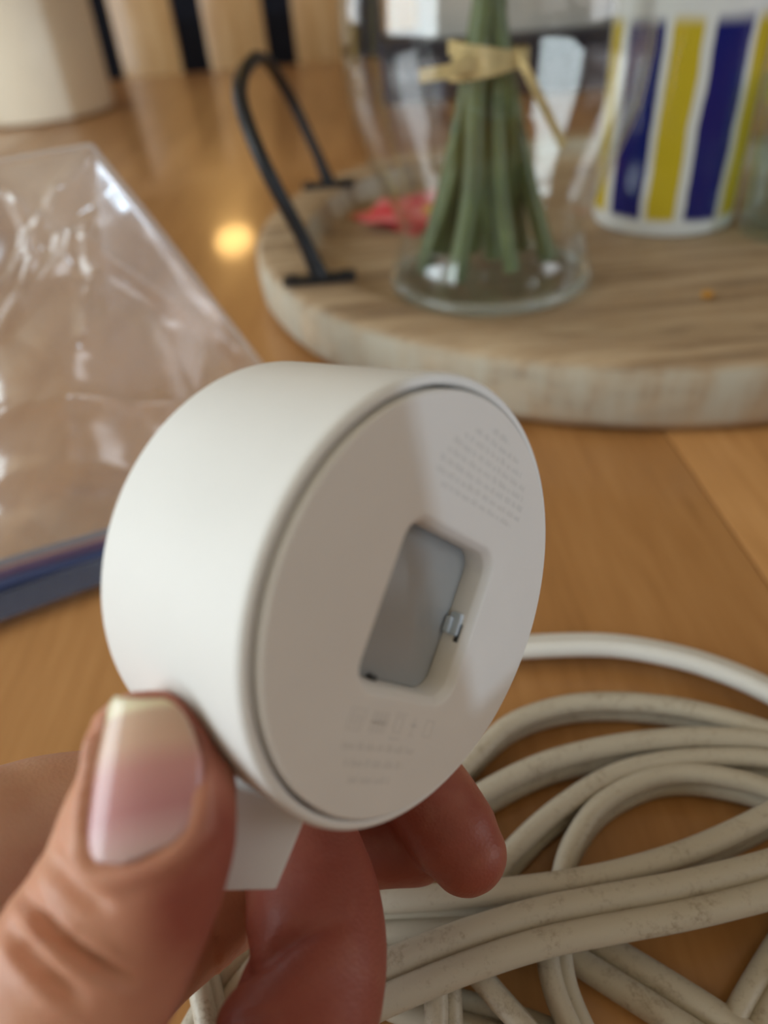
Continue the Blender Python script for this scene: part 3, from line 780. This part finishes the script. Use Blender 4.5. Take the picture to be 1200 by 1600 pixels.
# ------------------------------------------------------------------ the puck
e2 = Vector((0.41347, 0.64631, 0.64135)); e2 = (e2 - PN * e2.dot(PN)).normalized(); e1 = e2.cross(PN)
PM = Matrix(((e1.x, e2.x, PN.x, PC.x), (e1.y, e2.y, PN.y, PC.y), (e1.z, e2.z, PN.z, PC.z), (0, 0, 0, 1)))
PR, PL = 0.0320, 0.0319
puck = empty('puck_dock'); puck.matrix_world = PM
finish(puck, 'white round plastic puck with recessed socket held up in the hand', 'device')
M_white = plain('satin_white_plastic', (0.81, 0.803, 0.785), 0.55, 0.35, 0.05, 2500, 0.015, 60)
M_face = plain('face_plastic', (0.78, 0.755, 0.72), 0.45, 0.4, 0.05, 2500, 0.015, 80)
FR = 0.0299
fil = 0.0011
pr = [(0, -PL), (PR - 0.0016, -PL)] + [(PR - 0.0016 + 0.0016 * math.sin(a), -PL + 0.0016 - 0.0016 * math.cos(a)) for a in [math.pi / 2 * k / 5 for k in range(1, 6)]]
pr += [(PR, -PL * 0.5)] + [(PR - fil + fil * math.cos(a), -fil + fil * math.sin(a)) for a in [math.pi / 2 * k / 7 for k in range(0, 8)]]
pr += [(FR + 0.0010, 0.0), (FR + 0.0007, -0.0001), (FR + 0.0005, -0.0004), (FR + 0.00045, -0.0009), (FR - 0.002, -0.0010), (0, -0.0075)]
pr = pr[:-2] + [(FR + 0.0001, -0.0075), (0, -0.0078)]
lathe('puck_body', pr, M_white, puck, 160, sharp=35)
# face plate with rounded-rectangle socket
def rrect(hx, hy, r, n=10, cx=0.0, cy=0.0):
    out = []
    for (sx, sy, a0) in ((1, 1, 0), (-1, 1, 90), (-1, -1, 180), (1, -1, 270)):
        for k in range(n):
            a = math.radians(a0 + 90 * k / (n - 1))
            out.append((cx + sx * (hx - r) + r * math.cos(a), cy + sy * (hy - r) + r * math.sin(a)))
    full = []
    for i, p in enumerate(out):                            # extra points along the straight sides
        q = out[(i + 1) % len(out)]; full.append(p)
        if i % n == n - 1: full += [(p[0] + (q[0] - p[0]) * k / 8, p[1] + (q[1] - p[1]) * k / 8) for k in range(1, 8)]
    return full
SX, SY, SR = 0.0117, 0.0123, 0.0042
scx, scy = 0.0005, -0.0010
loops = []
angs = [math.atan2(y - 0, x - 0) for x, y in rrect(SX, SY, SR, 10, scx, scy)]
def ring_at(rad, z): return [(rad * math.cos(a), rad * math.sin(a), z) for a in angs]
def rr_at(dx, z): return [(x, y, z) for x, y in rrect(SX - dx, SY - dx, max(SR - dx * 0.8, 0.0012), 10, scx, scy)]
FZ = 0.0008
# refine the outer ring so that the disc edge is round
nsub = 4
def dense(loop, circ=None):
    out = []
    n = len(loop)
    for i in range(n):
        a = Vector(loop[i]); b_ = Vector(loop[(i + 1) % n])
        if circ is not None:
            t0 = math.atan2(a.y, a.x); t1 = math.atan2(b_.y, b_.x)
            while t1 < t0: t1 += 2 * math.pi
        for k in range(nsub):
            t = k / nsub
            if circ is not None:
                tt = t0 + (t1 - t0) * t; out.append((circ * math.cos(tt), circ * math.sin(tt), a.z))
            else: out.append(tuple(a.lerp(b_, t)))
    return out
seq = [dense(ring_at(FR, -0.0022), FR), dense(ring_at(FR, FZ - 0.0003), FR), dense(ring_at(FR - 0.0003, FZ), FR - 0.0003), dense(ring_at(FR - 0.004, FZ), FR - 0.004),
       dense(rr_at(-0.0004, FZ)), dense(rr_at(0.0, FZ - 0.00005)), dense(rr_at(0.0003, FZ - 0.0002)), dense(rr_at(0.0010, FZ - 0.0010)), dense(rr_at(0.0012, FZ - 0.0013)), dense(rr_at(0.0013, -0.0030)), dense(rr_at(0.0013, -0.0046))]
def loft(name, seq, m, parent, cap_last=False, sharp=40):
    v, f = [], []
    n = len(seq[0])
    for s in seq: v += s
    for i in range(len(seq) - 1):
        for k in range(n):
            k2 = (k + 1) % n
            f.append((i * n + k, i * n + k2, (i + 1) * n + k2, (i + 1) * n + k))
    if cap_last: f.append(tuple((len(seq) - 1) * n + k for k in range(n)))
    bm = bmesh.new(); vs = [bm.verts.new(p) for p in v]
    for q in f: bm.faces.new([vs[i] for i in q])
    me = bpy.data.meshes.new(name); bm.normal_update(); bmesh.ops.recalc_face_normals(bm, faces=bm.faces[:])
    bm.to_mesh(me); bm.free()
    o = link(name, me, m, parent); me.set_sharp_from_angle(angle=math.radians(sharp)); return o
face = loft('face_plate', seq, M_face, puck)
M_sock = plain('grey_satin_plate', (0.33, 0.335, 0.33), 0.22, 0.5, 0, 1, 0.02, 50)
sock = loft('socket_plate', [dense(rr_at(0.0013, -0.0042)), dense(rr_at(0.0014, -0.0036)), dense(rr_at(0.0017, -0.0034))], M_sock, puck, True)
sock['label'] = 'grey plate at the bottom of the socket'
# latch in the right socket wall, little catch in the lower wall
M_latch = plain('clear_latch', (0.50, 0.57, 0.64), 0.12, 0.6, 0, 1, 0.02, 50)
lt = box('latch', (scx + SX - 0.0014, scy + 0.0000, -0.0020), (0.0010, 0.0036, 0.0022), M_latch, puck, 0.0004)
box('latch_tooth', (scx + SX - 0.0021, scy - 0.0004, -0.0027), (0.0008, 0.0026, 0.0012), M_latch, lt, 0.0003)
M_darkslot = plain('dark_slot', (0.05, 0.05, 0.05), 0.5, 0.4)
box('latch_slot', (scx + SX - 0.0011, scy - 0.0012, -0.0010), (0.0004, 0.0028, 0.0008), M_darkslot, lt)
box('catch', (scx - 0.0035, scy - SY + 0.0016, -0.0030), (0.0014, 0.0008, 0.0012), M_darkslot, puck, 0.0002)
# printed marks: too small to read, short grey dashes in rows, and a row of small symbols
M_print = plain('faint_grey_print', (0.695, 0.675, 0.65), 0.5, 0.4)
def flat_marks(name, rects, parent):
    v, f = [], []
    for (x0, y0, x1, y1) in rects:
        s = len(v); z0, z1_ = FZ - 0.00004, FZ + 0.00003
        v += [(x0, y0, z0), (x1, y0, z0), (x1, y1, z0), (x0, y1, z0), (x0, y0, z1_), (x1, y0, z1_), (x1, y1, z1_), (x0, y1, z1_)]
        f += [(s, s + 1, s + 5, s + 4), (s + 1, s + 2, s + 6, s + 5), (s + 2, s + 3, s + 7, s + 6), (s + 3, s, s + 4, s + 7), (s + 4, s + 5, s + 6, s + 7)]
    return from_py(name, v, f, M_print, parent, False)
random.seed(11)
def text_rows(x0, widths, ytop, pitch, hgt, ctr=0.0):
    out = []
    for i, w in enumerate(widths):
        y = ytop - pitch * i
        x = ctr - w / 2 + x0
        end = x + w
        while x < end:
            wl = random.uniform(0.0006, 0.0026)
            e = min(x + wl, end)
            xx = x
            while xx < e:                                  # letters of one dash group
                lw = random.uniform(0.00025, 0.00042)
                hh = hgt * random.choice((0.7, 0.7, 1.0))
                out.append((xx, y, min(xx + lw, e), y + hh)); xx += lw + 0.00014
            x = e + 0.0006
    return out
flat_marks('upper_print', text_rows(0.0, [0.005, 0.013, 0.017, 0.021, 0.022, 0.024, 0.024, 0.020], 0.0262, 0.00152, 0.0009, 0.0025), face)
flat_marks('lower_print', text_rows(0.0, [0.016, 0.013, 0.009], -0.0205, 0.0022, 0.0011, -0.001), face)
sym = []
def frame_(x, y, w, h_, t=0.0003): return [(x, y, x + w, y + t), (x, y + h_ - t, x + w, y + h_), (x, y + t, x + t, y + h_ - t), (x + w - t, y + t, x + w, y + h_ - t)]
sx0 = -0.0095
sym += frame_(sx0, -0.0181, 0.0030, 0.0030) + frame_(sx0 + 0.0008, -0.0173, 0.0014, 0.0014)
sym += [(sx0 + 0.0048 + 0.0009 * i, -0.0181, sx0 + 0.0048 + 0.0009 * i + 0.0005, -0.0151) for i in range(4)] + [(sx0 + 0.0048, -0.0168, sx0 + 0.0080, -0.0164)]
sym += frame_(sx0 + 0.0098, -0.0178, 0.0020, 0.0024) + [(sx0 + 0.0094, -0.0152, sx0 + 0.0122, -0.0149), (sx0 + 0.0096, -0.0187, sx0 + 0.0120, -0.0183)]
sym += [(sx0 + 0.0142, -0.0178, sx0 + 0.0146, -0.0152), (sx0 + 0.0136, -0.0166, sx0 + 0.0153, -0.0162), (sx0 + 0.0138, -0.0180, sx0 + 0.0151, -0.0177)]
sym += frame_(sx0 + 0.0172, -0.0179, 0.0022, 0.0026)
flat_marks('symbol_row', sym, face)
# square tab under the puck, gripped between thumb and finger
tp = [at(352, 1225, 0.1010), at(474, 1262, 0.1030), at(474, 1288, 0.1032), at(431, 1392, 0.1032), at(330, 1394, 0.1005)]
tn = (tp[3] - tp[0]).cross(tp[1] - tp[0]).normalized()
if tn.dot(O - tp[0]) < 0: tn = -tn
bm = bmesh.new()
fr_ = [bm.verts.new(p) for p in tp]; bk_ = [bm.verts.new(p - tn * 0.0045) for p in tp]
bm.faces.new(fr_); bm.faces.new(bk_[::-1])
for i in range(5): bm.faces.new((fr_[i], fr_[(i + 1) % 5], bk_[(i + 1) % 5], bk_[i]))
bmesh.ops.bevel(bm, geom=bm.edges[:], offset=0.0005, segments=3, affect='EDGES', profile=0.5)
inv = PM.inverted()
for v in bm.verts: v.co = inv @ v.co
from_bm('mounting_tab', bm, M_white, puck)

# ------------------------------------------------------------------ the hand
def chain(bm, pts, dorsal, sub=7, n=24, cap0=True):
    """pts: (Vector centre, half width, half thickness); closed tapered tube with rounded ends"""
    path = catmull([p[0] for p in pts], sub)
    ws = lerp_list([p[1] for p in pts], sub); hs = lerp_list([p[2] for p in pts], sub)
    L = len(path)
    rings = []
    def add_ring(c, t, w, h_):
        s = t.cross(dorsal).normalized(); b_ = s.cross(t).normalized()
        rings.append([bm.verts.new(c + s * (w * math.cos(2 * math.pi * k / n)) + b_ * (h_ * math.sin(2 * math.pi * k / n))) for k in range(n)])
    tans = [(path[min(i + 1, L - 1)] - path[max(i - 1, 0)]).normalized() for i in range(L)]
    for k in (4, 3, 2, 1):                               # round start
        a = k / 4.4 * math.pi / 2
        add_ring(path[0] - tans[0] * hs[0] * math.sin(a), tans[0], ws[0] * math.cos(a), hs[0] * math.cos(a))
    for i in range(L): add_ring(path[i], tans[i], ws[i], hs[i])
    for k in (1, 2, 3, 4):
        a = k / 4.4 * math.pi / 2
        add_ring(path[-1] + tans[-1] * hs[-1] * math.sin(a), tans[-1], ws[-1] * math.cos(a), hs[-1] * math.cos(a))
    for r0_, r1_ in zip(rings[:-1], rings[1:]):
        for k in range(n): bm.faces.new((r0_[k], r0_[(k + 1) % n], r1_[(k + 1) % n], r1_[k]))
    bm.faces.new(rings[0][::-1]); bm.faces.new(rings[-1])
toward = -Fv
bm = bmesh.new()
mm = 0.001
thumb_d = (toward * 1.0 - Xv * 0.28 + Uv * 0.12).normalized()
THUMB = [(at(-190, 1930, .0830), 19 * mm, 17 * mm), (at(-60, 1790, .0830), 16.5 * mm, 15 * mm), (at(40, 1660, .0845), 13.6 * mm, 12.2 * mm), (at(100, 1565, .0855), 12.6 * mm, 11.0 * mm), (at(146, 1490, .0865), 12.1 * mm, 10.4 * mm),
         (at(196, 1400, .0875), 11.4 * mm, 9.6 * mm), (at(228, 1310, .0878), 11.2 * mm, 9.3 * mm), (at(240, 1235, .0880), 10.4 * mm, 8.6 * mm), (at(236, 1172, .0885), 8.6 * mm, 7.3 * mm)]
chain(bm, THUMB, thumb_d)
INDEX = [(at(-190, 1520, .100), 15 * mm, 14 * mm), (at(-90, 1360, .112), 12.5 * mm, 12.5 * mm), (at(40, 1290, .124), 11 * mm, 11 * mm), (at(190, 1250, .133), 10 * mm, 10.5 * mm), (at(340, 1200, .140), 9.6 * mm, 9.6 * mm), (at(480, 1150, .146), 9.4 * mm, 9.4 * mm), (at(590, 1162, .147), 9.2 * mm, 9 * mm), (at(660, 1232, .144), 9.2 * mm, 8.8 * mm), (at(708, 1302, .140), 9.0 * mm, 8.2 * mm), (at(732, 1338, .138), 7.8 * mm, 7.0 * mm)]
chain(bm, INDEX, toward)
MIDDLE = [(at(300, 1990, .075), 13 * mm, 13 * mm), (at(390, 1790, .090), 11.4 * mm, 11.4 * mm), (at(448, 1660, .101), 11.0 * mm, 11 * mm), (at(482, 1570, .108), 11.0 * mm, 11 * mm), (at(500, 1490, .113), 10.6 * mm, 10.6 * mm), (at(492, 1410, .1185), 10.8 * mm, 10.6 * mm), (at(470, 1330, .1235), 10.4 * mm, 10 * mm), (at(448, 1262, .128), 8.6 * mm, 8.2 * mm)]
chain(bm, MIDDLE, toward)
RING = [(at(60, 1640, .102), 12 * mm, 12 * mm), (at(250, 1475, .126), 10 * mm, 10 * mm), (at(390, 1385, .138), 9.4 * mm, 9.4 * mm), (at(540, 1328, .145), 8.3 * mm, 8.3 * mm), (at(650, 1326, .147), 7.2 * mm, 7.2 * mm)]
chain(bm, RING, toward)
PALM = [(at(-180, 1560, .098), 17 * mm, 16 * mm), (at(-120, 1830, .088), 23 * mm, 18 * mm), (at(60, 2080, .078), 25 * mm, 19 * mm), (at(240, 2190, .070), 20 * mm, 16 * mm)]
chain(bm, PALM, toward)
PALM2 = [(at(-150, 1800, .092), 22 * mm, 20 * mm), (at(-150, 2100, .075), 28 * mm, 21 * mm), (Vector((-0.075, -0.075, 0.085)), 26 * mm, 21 * mm), (Vector((-0.11, -0.16, 0.09)), 27 * mm, 24 * mm), (Vector((-0.15, -0.30, 0.095)), 33 * mm, 30 * mm)]
chain(bm, PALM2, Vector((0, 0, 1)))
bmesh.ops.recalc_face_normals(bm, faces=bm.faces[:])
me = bpy.data.meshes.new('hand_raw'); bm.to_mesh(me); bm.free()
tmp = bpy.data.objects.new('hand_raw', me); COL.objects.link(tmp)
rm = tmp.modifiers.new('r', 'REMESH'); rm.mode = 'VOXEL'; rm.voxel_size = 0.00085
sm = tmp.modifiers.new('s', 'SMOOTH'); sm.factor = 0.5; sm.iterations = 8
dg = bpy.context.evaluated_depsgraph_get()
hm = bpy.data.meshes.new_from_object(tmp.evaluated_get(dg))
bpy.data.objects.remove(tmp)
# --- sculpt: knuckle creases, nail bed and folds
nv = len(hm.vertices)
co = np.zeros(nv * 3); hm.vertices.foreach_get('co', co); co = co.reshape(-1, 3)
nrm = np.zeros(nv * 3); hm.vertices.foreach_get('normal', nrm); nrm = nrm.reshape(-1, 3)
NF, NX, NU, NO = [np.array(q) for q in (Fv, Xv, Uv, O)]
rel = co - NO
zc = rel @ NF
pxy = np.stack([600 + FPX * (rel @ NX) / zc, 800 - FPX * (rel @ NU) / zc], 1)
facing = -(nrm * rel).sum(1) / np.linalg.norm(rel, axis=1)
def seg_dist(p, poly):
    best = np.full(len(p), 1e9); tt = np.zeros(len(p))
    n = len(poly) - 1
    for i in range(n):
        a = np.array(poly[i], float); b_ = np.array(poly[i + 1], float); ab = b_ - a
        t = np.clip(((p - a) @ ab) / (ab @ ab), 0, 1)
        d_ = np.linalg.norm(p - (a + t[:, None] * ab), axis=1)
        m_ = d_ < best; best[m_] = d_[m_]; tt[m_] = (i + t[m_]) / n
    return best, tt
disp = np.zeros(nv)
thumb_mask = (zc < 0.098) & (facing > 0.0) & (pxy[:, 0] < 400)
for poly, wdt, dep in (([(28, 1385), (62, 1432), (110, 1478), (160, 1512), (215, 1540)], 10, 0.0021), ([(12, 1440), (40, 1490), (85, 1535), (140, 1572)], 12, 0.0016), ([(72, 1318), (96, 1362), (135, 1402), (180, 1428)], 13, 0.0010), ([(118, 1310), (134, 1342), (160, 1362)], 9, 0.0006)):
    d_, t_ = seg_dist(pxy, poly)
    fade = np.clip(np.minimum(t_, 1 - t_) * 4, 0, 1)
    disp -= thumb_mask * dep * fade * np.exp(-(d_ / wdt) ** 2)
    disp += thumb_mask * dep * 0.35 * fade * np.exp(-((d_ - wdt * 2.2) / (wdt * 0.9)) ** 2)
mid_mask = (zc > 0.097) & (zc < 0.128) & (facing > 0.0) & (pxy[:, 0] > 340)
d_, t_ = seg_dist(pxy, [(360, 1530), (410, 1502), (455, 1468), (500, 1448), (545, 1440)])
fade = np.clip((1.02 - t_) * 2.0, 0, 1)
disp -= mid_mask * 0.0017 * fade * np.exp(-(d_ / 12) ** 2)
disp += mid_mask * 0.0007 * fade * np.exp(-((d_ - 50) / 34) ** 2)
d_, t_ = seg_dist(pxy, [(420, 1345), (470, 1352), (520, 1345)])
disp -= mid_mask * 0.0004 * np.exp(-(d_ / 10) ** 2)
# nail frame on the thumb
NAILC = at(190, 1226, 0.0800)
ax = (at(182, 1110, .0815) - at(226, 1340, .0800)).normalized()        # along the thumb
nz_ = (toward - Xv * 0.62 + Uv * 0.10); nz_ = (nz_ - ax * nz_.dot(ax)).normalized()
side = ax.cross(nz_).normalized()                                      # to the viewer's left / right
rel2 = co - np.array(NAILC)
a_ = rel2 @ np.array(ax); s_ = rel2 @ np.array(side); h_ = rel2 @ np.array(nz_)
NLEN, NWID = 0.0080, 0.0055                                            # half length, half width
dorsalv = nrm @ np.array(nz_)
q = np.maximum(np.abs(s_) / NWID, 0)
# super-ellipse distance to the nail outline (flat distal end)
rr_ = (np.abs(s_ / NWID) ** 3 + np.abs(np.where(a_ < 0, a_ / NLEN, a_ / (NLEN * 1.06))) ** 3) ** (1 / 3)
near = (zc < 0.097) & (dorsalv > 0.05) & (pxy[:, 0] < 400) & (pxy[:, 1] < 1420)
bed = near * np.clip((1.06 - rr_) * 8, 0, 1)
disp -= bed * 0.0013
fold = near * np.exp(-((rr_ - 1.20) / 0.12) ** 2) * np.where(a_ > NLEN * 0.7, 0.0, 1.0)
disp += fold * 0.00055
disp += near * np.where(a_ > NLEN * 0.85, 0.0003, 0) 
co2 = co + nrm * disp[:, None]
# the thumb pad flattens against the side of the puck instead of entering it
npc, npn = np.array(PC), np.array(PN)
lc = co2 - npc; hz = lc @ npn; rad_v = lc - hz[:, None] * npn; rad = np.linalg.norm(rad_v, axis=1)
hit_ = (rad < PR + 0.0002) & (hz < 0.0003) & (hz > -PL - 0.0003)
co2[hit_] += rad_v[hit_] / rad[hit_][:, None] * (PR + 0.0002 - rad[hit_])[:, None]
hm.vertices.foreach_set('co', co2.ravel()); hm.update()
# blood colour under the skin, plus shade painted on the lower fingers: stored as redness / paleness per vertex
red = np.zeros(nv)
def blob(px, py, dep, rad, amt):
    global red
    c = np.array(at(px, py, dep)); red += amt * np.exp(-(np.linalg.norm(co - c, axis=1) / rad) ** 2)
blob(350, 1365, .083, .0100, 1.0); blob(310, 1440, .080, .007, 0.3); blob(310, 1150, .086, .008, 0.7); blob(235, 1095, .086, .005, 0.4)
blob(740, 1340, .128, .016, 0.7); blob(640, 1290, .13, .02, 0.6); blob(600, 1340, .14, .02, 0.6); blob(480, 1540, .10, .020, 0.75); blob(410, 1450, .11, .015, 0.7); blob(430, 1620, .095, .02, 0.6); blob(500, 1400, .11, .014, 0.3)  # lower fingers: red deepened to paint in the shade on them
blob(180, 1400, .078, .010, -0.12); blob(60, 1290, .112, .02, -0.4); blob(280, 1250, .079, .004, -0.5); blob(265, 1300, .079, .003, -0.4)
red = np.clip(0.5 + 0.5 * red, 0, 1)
attr = hm.attributes.new('redness_shade', 'FLOAT', 'POINT'); attr.data.foreach_set('value', red.astype(np.float32))
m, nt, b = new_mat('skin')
an = nd(nt, 'ShaderNodeAttribute', attribute_name='redness_shade')
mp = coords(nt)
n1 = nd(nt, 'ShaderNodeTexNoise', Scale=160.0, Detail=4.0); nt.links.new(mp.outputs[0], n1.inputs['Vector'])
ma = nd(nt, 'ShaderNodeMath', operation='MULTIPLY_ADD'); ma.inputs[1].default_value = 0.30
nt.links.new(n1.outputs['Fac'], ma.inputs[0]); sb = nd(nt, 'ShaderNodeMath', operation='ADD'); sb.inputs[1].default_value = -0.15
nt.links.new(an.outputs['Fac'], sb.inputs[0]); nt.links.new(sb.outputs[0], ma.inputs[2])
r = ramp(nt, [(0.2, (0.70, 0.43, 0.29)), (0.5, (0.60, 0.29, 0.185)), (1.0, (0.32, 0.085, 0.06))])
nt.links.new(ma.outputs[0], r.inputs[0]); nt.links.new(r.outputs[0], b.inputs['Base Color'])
b.inputs['Roughness'].default_value = 0.46; b.inputs['Specular IOR Level'].default_value = 0.4
b.inputs['Subsurface Weight'].default_value = 0.2; b.inputs['Subsurface Radius'].default_value = (1.0, 0.35, 0.2); b.inputs['Subsurface Scale'].default_value = 0.0022
vr = nd(nt, 'ShaderNodeTexVoronoi', Scale=1500.0); nt.links.new(mp.outputs[0], vr.inputs['Vector'])
bp = nd(nt, 'ShaderNodeBump', Strength=0.18, Distance=0.0003); nt.links.new(vr.outputs['Distance'], bp.inputs['Height']); nt.links.new(bp.outputs[0], b.inputs['Normal'])
M_skin = m
hm.materials.clear()
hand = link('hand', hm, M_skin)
hm.name = 'hand'
finish(hand, 'left hand with thumb in front pinching the white puck by its tab', 'hand')
# thumb nail: curved plate lying in the nail bed
from mathutils.bvhtree import BVHTree
bvh = BVHTree.FromPolygons([Vector(c) for c in co2], [tuple(p.vertices) for p in hm.polygons])
v, f = [], []
nu, nw = 20, 28
tops = []
for j in range(nw + 1):
    w = j / nw
    a = -NLEN + w * NLEN * 2.06
    dist_t = max(0.0, a / NLEN)
    # half width at this station (super-ellipse, squarer at the free end)
    k_ = max(0.0, 1 - abs(min(a, 0) / NLEN) ** 3) ** (1 / 3) if a < 0 else max(0.0, 1 - (a / (NLEN * 1.10)) ** 4) ** 0.25
    for i in range(nu + 1):
        s = (i / nu * 2 - 1) * NWID * max(k_, 0.12) * (1 - (0.22 if i > nu / 2 else 0.06) * dist_t)
        a = (-NLEN + w * NLEN * 2.06) * (1.0 if w < 0.5 else 1 - 0.16 * (s / NWID) * dist_t)
        org = NAILC + ax * a + side * s + nz_ * 0.02
        hit = bvh.ray_cast(org, -nz_, 0.05)
        tops.append((a, s, (hit[0] - NAILC).dot(nz_) if hit[0] is not None else -0.004))
# smooth analytic nail: parabola across, gentle curve along, fitted above the bed
H0 = np.array([t[2] for t in tops]); Aa = np.array([t[0] for t in tops]); Ss = np.array([t[1] for t in tops])
G = np.stack([np.ones_like(Aa), Aa, Ss, Aa ** 2, Ss ** 2, Aa * Ss], 1)
keep = (np.abs(Ss) < NWID * 0.85) & (np.abs(Aa) < NLEN * 0.85)
cf = np.linalg.lstsq(G[keep], H0[keep], rcond=None)[0]
hfit = G @ cf + 0.00135 - 0.0011 * (Ss / NWID) ** 2
for (a, s, _), hh in zip(tops, hfit): v.append(NAILC + ax * a + side * s + nz_ * hh)
for j in range(nw):
    for i in range(nu):
        q_ = j * (nu + 1) + i; f.append((q_, q_ + 1, q_ + nu + 2, q_ + nu + 1))
me = bpy.data.meshes.new('thumb_nail'); me.from_pydata([tuple(p) for p in v], [], f)
at_ = me.attributes.new('along', 'FLOAT', 'POINT'); at_.data.foreach_set('value', ((Aa / NLEN + 1) / 2.06).astype(np.float32))
ac_ = me.attributes.new('across', 'FLOAT', 'POINT'); ac_.data.foreach_set('value', (Ss / NWID * 0.5 + 0.5).astype(np.float32))
m, nt, b = new_mat('nail')
an = nd(nt, 'ShaderNodeAttribute', attribute_name='along'); ac = nd(nt, 'ShaderNodeAttribute', attribute_name='across')
# free edge curves with the nail
cv = nd(nt, 'ShaderNodeMath', operation='SUBTRACT'); cv.inputs[1].default_value = 0.5; nt.links.new(ac.outputs['Fac'], cv.inputs[0])
c2 = nd(nt, 'ShaderNodeMath', operation='MULTIPLY'); nt.links.new(cv.outputs[0], c2.inputs[0]); nt.links.new(cv.outputs[0], c2.inputs[1])
c3 = nd(nt, 'ShaderNodeMath', operation='MULTIPLY_ADD'); c3.inputs[1].default_value = 0.25
nt.links.new(c2.outputs[0], c3.inputs[0]); nt.links.new(an.outputs['Fac'], c3.inputs[2])
r = ramp(nt, [(0.0, (0.60, 0.42, 0.40)), (0.14, (0.60, 0.36, 0.36)), (0.30, (0.52, 0.235, 0.245)), (0.55, (0.56, 0.27, 0.25)), (0.72, (0.63, 0.40, 0.30)), (0.90, (0.62, 0.42, 0.31)), (0.94, (0.76, 0.66, 0.46)), (1.0, (0.80, 0.72, 0.53))])
nt.links.new(c3.outputs[0], r.inputs[0]); nt.links.new(r.outputs[0], b.inputs['Base Color'])
b.inputs['Roughness'].default_value = 0.2; b.inputs['Specular IOR Level'].default_value = 0.5
b.inputs['Subsurface Weight'].default_value = 0.2; b.inputs['Subsurface Radius'].default_value = (1, 0.4, 0.25); b.inputs['Subsurface Scale'].default_value = 0.0015
nail = link('thumb_nail', me, m, hand)
md = nail.modifiers.new('t', 'SOLIDIFY'); md.thickness = 0.0006; md.offset = -1
nail['label'] = 'pink thumb nail with pale free edge'
